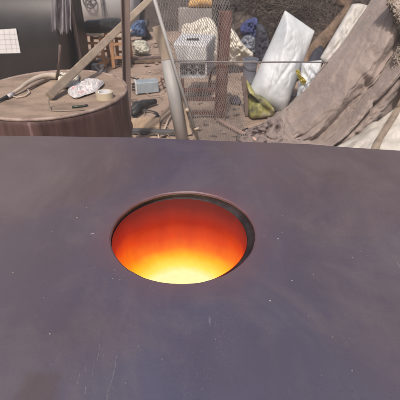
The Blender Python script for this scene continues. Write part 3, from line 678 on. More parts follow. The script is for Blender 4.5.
# grey leaning pipe and the pale board above it
Yp = 3.0
A_, B_ = P(184, 150, Yp), P(167.5, 60, Yp + .12); dd = (A_ - B_).normalized(); A_ = A_ + dd * (A_.z / -dd.z)
b = MB(); b.tube([A_, B_], .052, 14); tag(b.build('leaning_pipe', M['greypost'], smooth=True), 'thick pale grey pipe leaning beside the netting frame', 'pipe')
A_, B_ = P(167, 61, Yp + .24), P(157, 26, Yp + .30)
b = MB(); dd = (A_ - B_).normalized(); A2 = A_ + dd * (A_.z / -dd.z); b.bar(A2, B_, .078, .03, Vector((1, 0, 0)))
tag(b.build('leaning_board', M['polewood'], bevel=.005), 'pale timber board leaning upright behind the grey pipe', 'board')

# netting panel
Yn = 2.98
nw = thing('netting_panel', G(205, 137), 'wire netting panel on a thin bent frame rod before the white machine', 'netting'); nw.location = (P(205, 137, Yn).x, Yn, 0)
TL, BL = P(151, -12, Yn), P(198.5, 141, Yn)
TR, BR = P(230, -12, Yn + .0), P(248, 150, Yn + .0)
dl = (BL - TL).normalized(); BLg = BL + dl * ((BL.z - .006) / -dl.z); 
b = MB(); b.tube([TL, TL.lerp(BL, .5) + Vector((-.008, 0, 0)), BLg], .013, 8); b.build('frame_rod', M['greypost'], nw, smooth=True)
b = MB(); b.tube([P(188, 111, Yn - .015), P(186, 109, Yn - .02)], .016, 6); b.build('tie', M['palewood'], nw, smooth=True); b = MB(); b.tube([P(194.5, 129.5, Yn - .015), P(199, 128, Yn - .02)], .009, 6); b.build('tie', M['palewood'], nw, smooth=True)
b = MB(); wp = [P(174, 61.3, Yn - .02), P(215, 62, Yn - .02), P(260, 62.2, Yn - .02), P(300, 62, Yn + .10), P(322, 62.4, Yn + .30), P(342, 62.8, Yn + .60)]
b.tube(wp, .006, 6); b.build('cross_rod', M['wire'], nw, smooth=True)
# diamond mesh: two families of thin wires clipped to the panel
mb = MB(); Wd = 27.0; Hd = 30.0
def pan(u, v):     # u across 0..1, v down 0..1
    u0_, v0_ = u, v; k_ = min(1, 5 * min(u, 1 - u + .2, v, 1 - v)); u += .035 * k_ * fbm((u0_ * 2.6, v0_ * 2.6, 21), 1, 3); v += .035 * k_ * fbm((u0_ * 2.6, v0_ * 2.6, 33), 1, 3)
    p = TL.lerp(TR, u).lerp(BLg.lerp(Vector((BR.x, BR.y, .006)), u), v)
    p.y += .03 * math.sin(u * 5) * math.sin(v * 3) + .05 * u * u + .02 * fbm((u * 3, v * 3, 0), 1)
    p.y -= .10 * max(0, v - .86) / .14 * u
    return p
for fam in (1, -1):
    k = -60
    while k < 90:
        pts = []
        for i in range(33):
            v = i / 32; u = (k / Wd) + fam * v * (Hd / Wd) * .95
            u += .014 * fbm((k * .3, v * 5, fam), 1)
            if 0 <= u <= 1:
                q_ = pan(u, v); q_.y += .0015 * fam; pts.append(q_)
            elif pts: break
        if len(pts) > 1: mb.tube(pts, .0020, 3, cap=False)
        k += 1
o = mb.build('wire_mesh', M['galv'], nw, fix=False); o['kind'] = 'stuff'

# rusty red stand with the white machine on it
st = thing('steel_stand', Vector((P(215, 118, 3.5).x, 3.5, 0)), 'rusty red steel stand with a tall channel post and low rails', 'stand')
zt = P(226, 11, 3.5).z
b0 = Vector((P(219.5, 119, 3.5).x, 3.5, 0)); t0 = P(225.5, 11, 3.5)
b = MB(); b.bar(b0 + Vector((0, .02, 0)), t0 + Vector((0, .02, 0)), .105, .008, Vector((1, 0, 0))); b.build('post_web', M['rust'], st)
for sx in (-1, 1):
    b = MB(); b.bar(b0 + Vector((sx * .049, -.006, 0)), t0 + Vector((sx * .049, -.006, 0)), .009, .044, Vector((1, 0, 0))); b.build('post_flange', M['rust'], st)
sx0, sx1 = P(177, 90, 3.5).x, P(214, 90, 3.5).x
ZS = P(190, 78, 3.82).z
for z_, nm in ((ZS, 'rail'), (.195, 'rail'), (.06, 'rail')):
    b = MB(); b.bar(Vector((sx0, 3.52, z_ - .02)), Vector((b0.x - .05, 3.52, z_ - .02)), .03, .03); b.build(nm, M['rust'], st, bevel=.003)
for x in (sx0 + .02, b0.x - .08):
    b = MB(); b.bar(Vector((x, 3.53, ZS - .015)), Vector((x, 4.20, ZS - .015)), .03, .03); b.build('side_rail', M['rust'], st, bevel=.003)
for x, y in ((sx0 + .02, 3.54), (sx0 + .02, 4.18), (b0.x - .08, 4.18)):
    b = MB(); b.bar(Vector((x, y, 0)), Vector((x, y, ZS - .03)), .032, .032); b.build('leg', M['rust'], st)
b = MB(); b.bar(Vector((sx0, 4.19, ZS - .045)), Vector((b0.x - .06, 4.19, ZS - .045)), .028, .028); b.build('back_rail', M['rust'], st)

mc = thing('generator', Vector((P(192, 70, 3.8).x, 3.95, ZS)), 'white boxy machine with shade-painted side and dark fan vents on red stand', 'machine')
Ym = 3.82
c8 = [P(178, 0, Ym), P(206.5, 0, Ym)]
# body corners (front face tapers downward)
fl_, fr_ = P(177.5, 61, Ym), P(206.5, 61, Ym); tl_, tr_ = P(172.5, 43.5, Ym), P(206.3, 45.5, Ym)
bl_, br_ = P(181.5, 33, Ym + .42), P(215, 34, Ym + .40)
zb = fl_.z
fbL, fbR = Vector((bl_.x, bl_.y, zb)), Vector((br_.x, br_.y, zb))
b = MB(); b.hexa([fl_, fr_, fbR, fbL, tl_, tr_, br_, bl_]); cs = b.build('casing', M['machine'], mc, bevel=.012)
b = MB(); b.hexa([fr_ + Vector((.003, .012, .01)), fr_ + Vector((.008, .012, .01)), fbR + Vector((.008, -.012, .01)), fbR + Vector((.003, -.012, .01)), tr_ + Vector((.003, .012, -.02)), tr_ + Vector((.008, .012, -.02)), br_ + Vector((.008, -.012, -.02)), br_ + Vector((.003, -.012, -.02))]); b.build('side_panel', M['machineside'], mc, bevel=.002)  # thin grey sheet paints the right side as shaded
b = MB(); b.hexa([Vector((P(179, 77, Ym).x, Ym + .015, ZS + .002)), Vector((fr_.x - .004, Ym + .015, ZS + .002)), Vector((fbR.x - .004, fbR.y - .01, ZS + .002)), Vector((fbL.x + .01, fbL.y - .01, ZS + .002)), fl_ + Vector((.02, .015, -.002)), fr_ + Vector((-.004, .015, -.002)), fbR + Vector((-.004, -.01, -.002)), fbL + Vector((.01, -.01, -.002))]); b.build('plinth', M['machineside'], mc)
# vent frame and fans
xa, xb = P(179.5, 70, Ym).x, P(206, 70, Ym).x; za, zb2 = ZS + .006, fl_.z - .012
for nm, ca, cb_ in (('frame_bar', (xa, za), (xb, za)), ('frame_bar', (xa, zb2), (xb, zb2)), ('frame_bar', (xa, za), (xa, zb2)), ('frame_bar', (xb, za), (xb, zb2))):
    b = MB(); b.bar(Vector((ca[0], Ym + .001, ca[1])), Vector((cb_[0], Ym + .001, cb_[1])), .013, .02, Vector((0, 0, 1)) if ca[1] == cb_[1] else Vector((1, 0, 0))); b.build(nm, M['white'], mc)
for k in range(3):
    cx = xa + (xb - xa) * (k + .5) / 3; cz = (za + zb2) / 2; r0 = min((xb - xa) / 6.3, (zb2 - za) / 2.1)
    b = MB(); n_ = 24; v = [Vector((cx, Ym + .012, cz))]
    b.add([Vector((cx + r0 * math.cos(2 * math.pi * j / n_), Ym + .006 + d_, cz + 1.05 * r0 * math.sin(2 * math.pi * j / n_))) for d_ in (0, .008) for j in range(n_)], [tuple(range(n_)), tuple(range(2 * n_ - 1, n_ - 1, -1))] + [(j, (j + 1) % n_, n_ + (j + 1) % n_, n_ + j) for j in range(n_)])
    f_ = b.build('fan_opening', M['dark'], mc)
    b = MB()
    for a in (35, 145): b.bar(Vector((cx - r0 * math.cos(R(a)), Ym + .002, cz - r0 * math.sin(R(a)))), Vector((cx + r0 * math.cos(R(a)), Ym + .002, cz + r0 * math.sin(R(a)))), .006, .006, Vector((0, 0, 1)))
    b.build('fan_guard', M['greymetal'], mc)
hm = (tl_ + tr_ + bl_ + br_) / 4
b = MB(); b.box(hm + Vector((-.01, -.05, .004)), (.12, .05, .014), R(8)); b.build('handle_slot', M['dark'], mc, bevel=.004)

# ------------------------------------------------------------------ sacks behind
b = bundle(outl(((178, 64), (180, 40), (182, 26), (190, 22.5), (200, 18.5), (210, 18.5), (216, 25), (220, 45), (218, 62), (200, 66)), 4.85, .15), .15, .05, 5, 18, 8, .5, (0, -1, .3), .09)
zz = min(v.z for v in b.v)
for v in b.v: v.z = max(0.001, v.z)
tag(b.build('cream_sack', M['creamsack'], smooth=True), 'cream woven sack slumped behind the white machine', 'sack', 'cream sacks')
b = bundle(outl(((214, 66), (216, 40), (222, 24), (230, 27), (237, 35), (243, 45), (252, 51), (252.5, 58), (243, 61), (232, 64)), 5.0, .1), .16, .06, 5, 18, 8, .5, (0, -1, .3), .10)
for v in b.v: v.z = max(0.001, v.z)
tag(b.build('cream_sack', M['creamsack'], smooth=True), 'cream sack sprawling to the right of the rusty red post', 'sack', 'cream sacks')
b = bundle(outl(((241, 33), (241, 24), (248, 19), (256, 18.5), (258, 27), (257, 38), (249, 40)), 5.75, .1), .13, .07, 8, 14, 8, .5, (0, -1, .25), .10); zz = min(v.z for v in b.v)
for v in b.v: v.z -= min(0, 0)
tag(b.build('blue_cloth', M['blue'], smooth=True), 'bright blue cloth bundle against the brown heap', 'cloth')
b = bundle(outl(((255, 60), (255, 45), (256.5, 27), (261, 25), (266, 30), (269, 45), (268, 62), (261, 64)), 5.5, .2), .12, .06, 7, 14, 8, .5, (0, -1, .25), .10)
for v in b.v: v.z = max(0.001, v.z)
tag(b.build('navy_bag', M['navy'], smooth=True), 'dark navy bag standing behind the tall white sack', 'bag')
b = bundle(outl(((238, 50), (240, 40), (247, 36), (255, 38), (256, 50), (250, 54)), 5.62, .1), .12, .06, 8, 14, 8, .5, (0, -1, .25), .09)
for v in b.v: v.z = max(0.001, v.z)
tag(b.build('grey_bundle', M['bucket'], smooth=True), 'grey blue bundle below the bright blue cloth', 'bundle')

# grey-blue bucket
bq = G(249, 82); bu = thing('bucket', bq, 'grey blue plastic bucket left of the tall white sack', 'bucket')
rb = .085
b = MB(); hb = .27; b.lathe([(.001, .002), (rb * .85, .002), (rb, hb), (rb * .92, hb), (rb * .78, .02), (.001, .02)], bq, 32); b.build('tub', M['bucket'], bu, smooth=False)
b = MB(); b.lathe([(rb + .001, hb - .02), (rb + .009, hb - .016), (rb + .009, hb), (rb + .001, hb + .002)], bq, 32, True); b.build('rim', M['bucket'], bu)
b = MB(); b.tube([bq + Vector((rb * math.cos(a) * 1.05, -.02 - .09 * math.sin(a) , hb - .03 - .05 * math.sin(a))) for a in [math.pi * k / 10 for k in range(11)]], .004, 5); b.build('bail', M['wire'], bu, smooth=True)

# tall white sack
TOP = 1.0
def pillow(cs, thick, NU=34, NV=44, amp=.02, ns=6, n=None):
    A, B, Cc, Dd = cs; nrm = n or (B - A).cross(Dd - A).normalized()
    if nrm.y > 0: nrm = -nrm
    m = MB(); v = []; f = []
    for side in (1, -1):
        for j in range(NV + 1):
            for i in range(NU + 1):
                u, w_ = i / NU, j / NV; p = A.lerp(B, u).lerp(Dd.lerp(Cc, u), w_)
                a, b_ = 2 * u - 1, 2 * w_ - 1
                h = thick * (TOP + (1 - TOP) * min(1, w_ * 1.5)) * (max(0, (1 - abs(a) ** 2.4)) * max(0, (1 - abs(b_) ** 4.5))) ** .55
                edge = min(1, 4 * min(u, 1 - u, w_, 1 - w_) + .02)
                h += (fbm(p, ns) * amp + .6 * amp * fbm(p + Vector((3, 3, 3)), ns * 2.5) + .35 * amp * fbm(p, ns * 7, 3) - .5 * amp * max(0, 1 - abs(fbm(p + Vector((0, 8, 0)), ns * .9, 2)) * 12) + PIL(u, w_)) * edge if side > 0 else 0
                v.append(p + nrm * h * side)
        o = (0 if side > 0 else (NU + 1) * (NV + 1))
        for j in range(NV):
            for i in range(NU):
                q = (o + j * (NU + 1) + i, o + j * (NU + 1) + i + 1, o + (j + 1) * (NU + 1) + i + 1, o + (j + 1) * (NU + 1) + i)
                f.append(q if side > 0 else q[::-1])
    m.add(v, f)
    bm = bmesh.new(); vs = [bm.verts.new(x) for x in m.v]
    for q in m.f: bm.faces.new([vs[i] for i in q])
    bmesh.ops.remove_doubles(bm, verts=bm.verts, dist=.0006); bm.verts.index_update()
    m.v = [x.co.copy() for x in bm.verts]; m.f = [tuple(x.index for x in q.verts) for q in bm.faces]; bm.free()
    return m
PIL = lambda u, w_: .17 * max(0, 1 - abs(u - .10 - .55 * w_) / (.34 if u < .10 + .55 * w_ else .62)) * max(0, 1 - w_ * 1.5) - .02 * math.exp(-((u - .62 + .5 * (w_ - .5)) / .035) ** 2) * math.exp(-((w_ - .62) / .2) ** 2) - .022 * math.exp(-((u - .35 - .3 * (w_ - .6)) / .04) ** 2) * math.exp(-((w_ - .75) / .16) ** 2) + .018 * math.sin(w_ * 16 + u * 7) * max(0, w_ - .45)
Ysk = 3.62; TOP = .25
b = pillow([P(285, 10.5, Ysk + .30), P(315, 31, Ysk + .22), P(284, 116, Ysk - .04), P(246, 96, Ysk)], .22, 48, 60, .013, 5)
for v in b.v: v.z = max(.002, v.z)
wsk = b.build('white_sack', M['whitesack'], smooth=True); tag(wsk, 'tall bulging white plastic sack leaning in front of the brown heap', 'sack')
# yellow-green printed sack squeezed under it
b = bundle([G(243, 108) + Vector((0, .03, .30)), P(249, 93, 3.52), P(262, 96, 3.50), P(274, 108, 3.46), G(272, 117) + Vector((0, 0, .01)), G(258, 119) + Vector((0, 0, .01)), G(248, 117) + Vector((0, 0, .01))], .10, .025, 7, 9, 7, .5, (0, -1, .35), .02)
for v in b.v: v.z = max(.002, v.z)
tag(b.build('printed_sack', M['greenprint'], smooth=True), 'yellow green printed sack squashed under the tall white sack', 'sack')
b = MB(); b.bar(G(247.5, 116) + Vector((0, .0, 0)), P(243.5, 76, 3.62), .045, .04); tag(b.build('wood_stake', M['umber'], bevel=.006), 'dark brown stake standing left of the yellow green sack', 'stake')
b = bundle([G(231, 104) + Vector((0, 0, .01)), P(230, 98, 3.95), P(236, 95.5, 3.95), P(240, 98, 3.95), G(241, 105) + Vector((0, 0, .01))], .05, .015, 9)
for v in b.v: v.z = max(.002, v.z)
tag(b.build('dark_rag', M['navy'], smooth=True), 'small dark rag on the ground left of the brown stake', 'rag')
b = bundle([G(236, 140) + Vector((0, 0, .01)), P(243, 132, 3.22), P(252, 126, 3.24), P(263, 121, 3.26), P(274, 117, 3.26), P(283, 122, 3.2), P(284, 134, 3.1), G(280, 146) + Vector((0, 0, .01)), G(262, 149) + Vector((0, 0, .01)), G(246, 147) + Vector((0, 0, .01))], .055, .08, 6, 24, 10, .6, (0, -1, .7), .20)
for v in b.v: v.z = max(.003, v.z)
tag(b.build('crumpled_rag', M['rag'], smooth=True), 'crumpled greyish mauve rag heap at the lower left foot of the canvas', 'rag')
b = MB(); b.tube([G(216, 120.5) + Vector((0, 0, .02)), G(228, 127.5) + Vector((0, 0, .02)), G(240, 134) + Vector((0, 0, .02)), G(258, 144) + Vector((0, 0, .02))], [.012, .017, .018, .018], 8)
tag(b.build('pink_stick', M['pinkstick'], smooth=True), 'pinkish wooden stick lying on the ground at the foot of the netting', 'stick')

# brown sacking heap behind, other clutter at the top
b = bundle(outl(((226, 42), (230, 20), (240, 5), (258, -10), (290, -22), (330, -25), (368, -16), (376, 10), (366, 40), (330, 60), (290, 62), (255, 56)), 5.9, 1.1), .34, .16, 2.4, 16, 8, .45, (0, -1, .6), .12)
for v in b.v: v.z = max(.0, v.z)
tag(b.build('sacking_heap', M['brownheap'], smooth=True), 'dark brown heap of old sacking behind the sacks', 'heap')
cr = thing('slatted_crate', Vector((P(226, 15, 6.9).x, 7.0, 0)), 'dark slatted crate standing behind the rusty red post', 'crate')
xa, xb = P(214, 15, 6.9).x, P(241, 15, 6.9).x
for k in range(4):
    x = xa + (xb - xa) * k / 3; b = MB(); b.box((x, 6.9, .42), (.07, .05, .84)); b.build('slat', M['crate'], cr, bevel=.005)
b = MB(); b.box(((xa + xb) / 2, 7.18, .40), (xb - xa, .44, .79)); b.build('box_body', M['dark'], cr)
for z_ in (.10, .60): b = MB(); b.box(((xa + xb) / 2, 6.865, z_), (xb - xa + .06, .02, .08)); b.build('batten', M['crate'], cr)
wl = thing('low_wall', Vector((P(200, 20, 7.6).x, 7.7, 0)), 'low grey rendered wall behind the cream sack', 'wall')
b = MB(); b.box((P(199, 20, 7.6).x, 7.75, .20), (.75, .22, .40)); b.build('wall_body', M['wall'], wl, bevel=.01)
b = MB(); q_ = P(203, 4, 7.55); b2 = bundle([Vector((q_.x + dx, 7.72, .41 + dz_)) for dx, dz_ in ((-.26, .0), (-.22, .12), (0, .16), (.2, .13), (.24, .0), (0, -.01))], .12, .02, 5)
for v in b2.v: v.z = max(v.z, .401)
tag(b2.build('orange_cloth', M['orange'], smooth=True), 'folded orange cloth on top of the low grey wall', 'cloth')

# dry brush thrown over the sacking heap, scraps and twigs on the ground
hp = bpy.data.objects['sacking_heap']; bs = MB(); hv = [p for p in hp.data.polygons if p.normal.y < -.05 and (p.center + hp.location).z > .15]
for k in range(1500):
    f_ = random.choice(hv); c_ = f_.center + hp.location + f_.normal * random.uniform(.0, .05)
    d_ = Vector((random.gauss(.5, .6), random.gauss(-.1, .35), random.gauss(.35, .6))).normalized(); L_ = random.uniform(.08, .42)
    bd_ = Vector((random.gauss(0, .03), random.gauss(0, .02), random.gauss(0, .03)))
    bs.tube([c_ - d_ * L_ / 2, c_ + bd_, c_ + d_ * L_ / 2], [random.uniform(.003, .008), .005, .002], 4, cap=False)
o = bs.build('dry_brush', M['twig'], fix=False); o['kind'] = 'stuff'
bs = MB()
for k in range(420):
    c_ = Vector((random.uniform(-2.2, 1.4), random.uniform(3.0, 7.6), random.uniform(.004, .012))); a_ = random.uniform(0, math.pi); L_ = random.uniform(.03, .22)
    d_ = Vector((math.cos(a_), math.sin(a_), random.uniform(-.02, .05)))
    p1_ = c_ + d_ * L_ / 2 + Vector((random.gauss(0, .01), random.gauss(0, .01), .004)); bs.tube([c_ - d_ * L_ / 2, c_ + Vector((0, 0, .004)), p1_], [.003, random.uniform(.003, .007), .002], 4, cap=False)
for k in range(110):
    c_ = Vector((random.uniform(-2.2, 1.4), random.uniform(3.0, 7.6), .006)); r_ = random.uniform(.015, .06); n_ = 7; ph = random.random() * 6
    v_ = [c_ + Vector((math.cos(ph + 2 * math.pi * j / n_) * r_ * random.uniform(.5, 1.2), math.sin(ph + 2 * math.pi * j / n_) * r_ * random.uniform(.5, 1.2), random.uniform(-.004, .022))) for j in range(n_)] + [c_ + Vector((0, 0, random.uniform(.004, .02)))]
    bs.add(v_, [(j, (j + 1) % n_, n_) for j in range(n_)])
for k in range(40):                                   # crumbs and shavings on the drum lid
    a_ = random.uniform(0, 6.3); r_ = DRAD * .9 * math.sqrt(random.random()); c_ = Vector((DC.x + r_ * math.cos(a_), DC.y + r_ * math.sin(a_), ZL + .0015)); s_ = random.uniform(.002, .007)
    v_ = [c_ + Vector((math.cos(2.1 * j) * s_ * random.uniform(.5, 1.6), math.sin(2.1 * j) * s_ * random.uniform(.5, 1.6), 0)) for j in range(3)] + [c_ + Vector((0, 0, s_ * .5))]
    bs.add(v_, [(0, 1, 3), (1, 2, 3), (2, 0, 3)])
o = bs.build('scraps', M['scrap'], fix=False); o['kind'] = 'stuff'

# crooked branch by the sacks
br = MB(); pth = [P(335, -10, 4.1), P(340, 0, 4.08), P(346, 9, 4.05), P(340, 20, 4.02), P(330, 33, 3.95), P(318, 46, 3.85), P(308, 57, 3.78), P(301, 68, 3.72), P(296, 80, 3.68)]
brr = [.045, .05, .058, .062, .075, .085, .075, .05, .03]
pf2 = [cr1(pth, k / 40) for k in range(41)]; rf = [cr1([Vector((x, 0, 0)) for x in brr], k / 40).x for k in range(41)]
br.tube(pf2, rf, 16, .8)
for i, v in enumerate(br.v): v += Vector((1, -.6, 1)) * (.030 * fbm(v, 7) + .012 * fbm(v, 26))
tag(br.build('crooked_branch', M['bark'], smooth=True), 'thick crooked brown branch leaning between the white sacks', 'branch')
b = MB(); b.bar(P(333, -8, 4.2), P(349, 12, 4.18), .05, .03); tag(b.build('short_plank', M['honey'], bevel=.005), 'honey coloured plank end at the top of the crooked branch', 'plank')
b = bundle([P(305, 84, 3.60), P(307, 66, 3.64), P(313, 52, 3.7), P(322, 46, 3.75), P(324, 60, 3.7), P(318, 74, 3.62), P(310, 86, 3.58)], .05, .02, 6)
tag(b.build('dark_cloth', M['navy'], smooth=True), 'dark cloth hanging under the crooked branch', 'cloth')
TOP = 1.0; b = MB(); PILo = PIL; PIL = lambda u, w_: .024 * math.sin(w_ * 9 + u * 7) - .03 * math.exp(-((u + .4 * w_ - .55) / .05) ** 2) + .012 * math.sin(w_ * 23 - u * 17)
b = pillow([P(352, 4, 3.75), P(378, 8, 3.7), P(345, 90, 3.45), P(320, 58, 3.5)], .12, 44, 50, .022, 4)
tag(b.build('white_sack', M['offwhite'], smooth=True), 'off-white sack wedged between the branch and the mauve canvas', 'sack')
b = pillow([P(302, 62, 3.52), P(322, 60, 3.5), P(318, 100, 3.36), P(296, 100, 3.4)], .08, 34, 36, .016, 6)
tag(b.build('white_sack', M['whitesack'], smooth=True), 'small white sack low beside the yellow strip', 'sack')
b = bundle([P(295.5, 70, 3.40), P(299, 70.5, 3.37), P(301, 75, 3.36), P(306.5, 81, 3.34), P(303, 84.5, 3.36), P(298.5, 79, 3.38)], .018, .02, 22, 12, 8, .5, (0, -1, .2), .06)
tag(b.build('yellow_strip', M['yellow']), 'bright yellow plastic strip beside the tall white sack', 'plastic strip')

# ------------------------------------------------------------------ mauve canvas
rows = [
 ([(266, 142), (277, 122), (287, 110), (304, 92), (322, 68), (347, 37), (374, -4), (392, -36)], [3.26, 3.26, 3.28, 3.32, 3.36, 3.44, 3.56, 3.62]),
 ([(267, 148), (280, 136), (295, 122), (314, 103), (333, 78), (357, 46), (385, 2), (404, -32)], [3.10, 3.08, 3.08, 3.12, 3.14, 3.20, 3.30, 3.38]),
 ([(270, 154), (287, 146), (307, 134), (328, 113), (347, 89), (371, 58), (398, 16), (420, -20)], [2.98, 2.96, 2.95, 2.97, 3.00, 3.05, 3.12, 3.2]),
 ([(275, 160), (296, 152), (316, 140), (338, 121), (358, 98), (380, 70), (408, 34), (430, 0)], [2.97, 2.96, 2.96, 2.98, 3.0, 3.04, 3.1, 3.18]),
 ([(285, 163), (306, 156), (327, 146), (349, 128), (368, 106), (390, 80), (418, 46), (442, 20)], [2.86, 2.85, 2.84, 2.85, 2.87, 2.9, 2.96, 3.05]),
 ([(295, 166), (316, 158), (338, 148), (358, 134), (378, 115), (400, 91), (428, 60), (455, 36)], [2.88, 2.88, 2.88, 2.89, 2.92, 2.95, 3.0, 3.08]),
 ([(300, 168), (322, 160), (343, 149), (364, 137), (384, 120), (406, 98), (436, 70), (465, 46)], [3.0, 3.0, 3.02, 3.04, 3.06, 3.1, 3.16, 3.22]),
]
ctl = []
for pp, Ys in rows: ctl.append([P(x, y, Y) for (x, y), Y in zip(pp, Ys)])
NU, NV = 150, 110; tv = []
def gss(x, m_, s_): return math.exp(-((x - m_) / s_) ** 2)
for j in range(NV + 1):
    w_ = j / NV
    for i in range(NU + 1):
        u = i / NU
        p = cr1([cr1(r, u) for r in ctl], w_)
        # folds, in metres toward the viewer: long pulls along the cloth plus small wrinkles
        a = 0
        a += -.045 * gss(w_, .58 + .05 * math.sin(u * 5), .017) * min(1, u * 3)          # main valley
        a += -.055 * gss(w_, .76 - .04 * u, .016) * min(1, u * 3)
        a += .030 * gss(w_, .67 - .02 * u, .04)
        a += -.026 * gss(w_, .12 + .18 * u, .03) * gss(u, .36, .20) + .022 * gss(w_, .18 + .18 * u, .035) * gss(u, .36, .22)
        a += -.024 * gss(w_, .30 + .10 * u, .022) * gss(u, .24, .16)
        a += -.030 * gss(u, .64 - .08 * (w_ - .5) , .014) * gss(w_, .48, .14) + .02 * gss(u, .67, .03) * gss(w_, .45, .16)   # cross crease
        a += -.03 * gss(u, .60, .015) * gss(w_, .70, .08)
        a += -.02 * gss(u, .42, .014) * gss(w_, .86, .10)
        rr_ = 1 - abs(fbm((u * 2.0 + w_ * .6, w_ * 6.5, 8), 1, 3)) * 2
        a += .042 * fbm((u * 3.4, w_ * 4.5, 1), 1, 3) - .030 * max(0, .22 - abs(fbm((u * 2.6 + w_, w_ * 3.6, 12), 1, 2))) + .010 * fbm((u * 16, w_ * 12, 2), 1, 4) - .016 * max(0, .12 - abs(fbm((u * 6 + w_ * 2, w_ * 7 - u, 17), 1, 3))) / .12 * (.5 + .5 * math.sin(u * 9 + w_ * 4))
        a += (.055 * fbm((u * 15, w_ * 7, 5), 1, 4) - .05 * abs(fbm((u * 9, w_ * 6, 9), 1, 2))) * max(0, 1 - u * 2.8)            # rumpled lower corner
        q_ = p + Vector((0, -1, .25)) * (a * 1.4)
        q_.z = max(q_.z, .003 + .012 * (1 + fbm((u * 20, w_ * 20, 0), 1))); tv.append(q_)
b = MB(); W_ = NU + 1
b.add(tv, [(j * W_ + i, j * W_ + i + 1, (j + 1) * W_ + i + 1, (j + 1) * W_ + i) for j in range(NV) for i in range(NU)])
# the cloth goes over the ridge and down behind to the ground
top = tv[0:W_]; back = []
for k in (1, 2, 3, 4):
    for p in top:
        t_ = k / 4; back.append(Vector((p.x + .06 * t_, p.y + .10 * math.sin(t_ * 1.6) + .25 * t_, max(.004, p.z * (1 - t_ ** 1.6)))))
o_ = len(b.v); b.v += back
b.f += [(i, i + 1, o_ + i + 1, o_ + i) for i in range(W_ - 1)] + [(o_ + (k - 1) * W_ + i, o_ + (k - 1) * W_ + i + 1, o_ + k * W_ + i + 1, o_ + k * W_ + i) for k in (1, 2, 3) for i in range(W_ - 1)]
tp = b.build('canvas_sheet', M['tarp'], smooth=True); tag(tp, 'large mauve brown canvas draped in long diagonal folds', 'canvas')
s_ = tp.modifiers.new('th', 'SOLIDIFY'); s_.thickness = .006; s_.offset = -1

# fleece blanket at the right edge
pp = [(383, -10), (388, 6), (395, 20), (402, 33), (404, 44), (396, 49), (391, 56), (393, 68), (398, 80), (403, 96), (425, 110), (450, 60), (440, 10), (415, -22)]
b = bundle([P(x + 3.5, y, 2.86 + .002 * (110 - y)) for x, y in pp], .055, .04, 6, 26, 12, .5, (-.15, -1, .2), .05)
for v in b.v:
    k_ = fbm(v, 38, 3); v += Vector((-.3, -.6, .2)) * .016 * k_ + Vector((noise.noise(v * 60), 0, noise.noise(v * 60 + Vector((5, 5, 5))))) * .008
fb_ = b.build('fleece_blanket', M['rug'], smooth=True); tag(fb_, 'shaggy beige fleece blanket over the canvas at the right edge', 'blanket')
tf = MB(); mw = fb_.location
for p_ in fb_.data.polygons:
    c0 = p_.center + mw; n0 = p_.normal
    if n0.y > .5: continue
    for k in range(max(1, int(p_.area / .00009))):
        c_ = c0 + Vector((random.gauss(0, .008), random.gauss(0, .006), random.gauss(0, .008)))
        g_ = (n0 * .35 + Vector((noise.noise(c_ * 14) * 1.2 - .3, -.2, noise.noise(c_ * 14 + Vector((7, 7, 7))) * 1.2 - .8)) + Vector((random.gauss(0, .3), random.gauss(0, .3), random.gauss(0, .3)))).normalized()
        s0 = g_.cross(n0).normalized() * random.uniform(.0025, .0045); L_ = random.uniform(.010, .022)
        tf.add([c_ - s0, c_ + s0, c_ + g_ * L_ * .6 + s0 * .8 + n0 * .004, c_ + g_ * L_ + n0 * .001, c_ + g_ * L_ * .6 - s0 * .8 + n0 * .004], [(0, 1, 2, 3, 4)])
o = tf.build('tufts', M['rug'], fb_, fix=False); o['kind'] = 'stuff'

# white sheet and strap, lower right
NU, NV = 60, 40; v = []
ra = [P(318, 156, 2.72), P(345, 143, 2.80), P(368, 127, 2.86), P(388, 115, 2.92), P(410, 99, 2.98), P(440, 70, 3.02)]
rb2 = [P(330, 190, 2.30), P(355, 178, 2.36), P(380, 168, 2.42), P(400, 160, 2.46), P(425, 150, 2.5), P(450, 140, 2.52)]
for j in range(NV + 1):
    for i in range(NU + 1):
        p = cr1(ra, i / NU).lerp(cr1(rb2, i / NU), j / NV); p = p + Vector((0, -.3, 1)) * (.030 * fbm((i * .09, j * .07, 3), 1, 3) + .012 * (1 - abs(fbm((i * .13, j * .09, 7), 1, 2)) * 2) + .05 * math.sin(math.pi * j / NV) ) 
        p.z = max(p.z, .004); v.append(p)
W_ = NU + 1
b = MB(); b.add(v, [(j * W_ + i, j * W_ + i + 1, (j + 1) * W_ + i + 1, (j + 1) * W_ + i) for j in range(NV) for i in range(NU)])
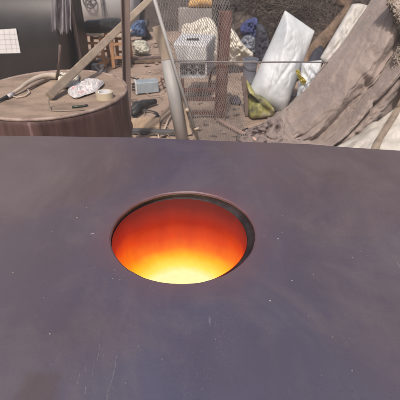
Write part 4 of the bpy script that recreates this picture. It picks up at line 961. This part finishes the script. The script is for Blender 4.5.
def surf(u, w_): return v[int(round(w_ * NV)) * W_ + int(round(u * NU))]
# drop the near edge to the ground
o_ = len(b.v); b.v += [Vector((p.x, p.y - .04, .004)) for p in v[-W_:]]; b.f += [(NV * W_ + i, NV * W_ + i + 1, o_ + i + 1, o_ + i) for i in range(W_ - 1)]
shv, shf = [x.copy() for x in b.v], list(b.f)
ws = b.build('white_sheet', M['whitesheet'], smooth=True); tag(ws, 'creased white plastic sheet below the mauve canvas', 'sheet')
s_ = ws.modifiers.new('th', 'SOLIDIFY'); s_.thickness = .004; s_.offset = -1
b = MB(); sv = []
from mathutils.bvhtree import BVHTree
tree = BVHTree.FromPolygons(shv, shf)
pl = [Vector((404, 99, 0)), Vector((396, 113, 0)), Vector((388, 126, 0)), Vector((381, 137, 0)), Vector((376, 147, 0)), Vector((371, 162, 0))]
for i in range(33):
    k_ = cr1(pl, i / 32); r_ = ray(k_.x, k_.y).normalized(); h_ = tree.ray_cast(CAM, r_)
    c_ = (h_[0] if h_[0] is not None else P(k_.x, k_.y, 2.93)) - r_ * .020
    sv += [c_ + Vector((-.030, .004, -.002)), c_ + Vector((.030, .0, .004))]
b.add(sv, [(2 * i, 2 * i + 1, 2 * i + 3, 2 * i + 2) for i in range(32)])
o = b.build('brown_strap', M['strap'], smooth=True); tag(o, 'flat brown webbing strap lying over the white sheet', 'strap'); s_ = o.modifiers.new('th', 'SOLIDIFY'); s_.thickness = .006

# thin haze volume added to veil the yard and soften contrast
hz = MB(); hz.hexa([Vector((x, y, z)) for z in (-1.05, 2.3) for x, y in ((-130, -130), (130, -130), (130, 130), (-130, 130))])
hm_ = bpy.data.materials.new('veil_haze'); hm_.use_nodes = True; n_ = hm_.node_tree.nodes; n_.remove(n_['Principled BSDF'])
pv = n_.new('ShaderNodeVolumePrincipled'); pv.inputs['Color'].default_value = (.93, .90, .90, 1); pv.inputs['Density'].default_value = HAZE
hm_.node_tree.links.new(pv.outputs[0], n_['Material Output'].inputs['Volume'])
o = hz.build('haze', hm_); o['kind'] = 'stuff'
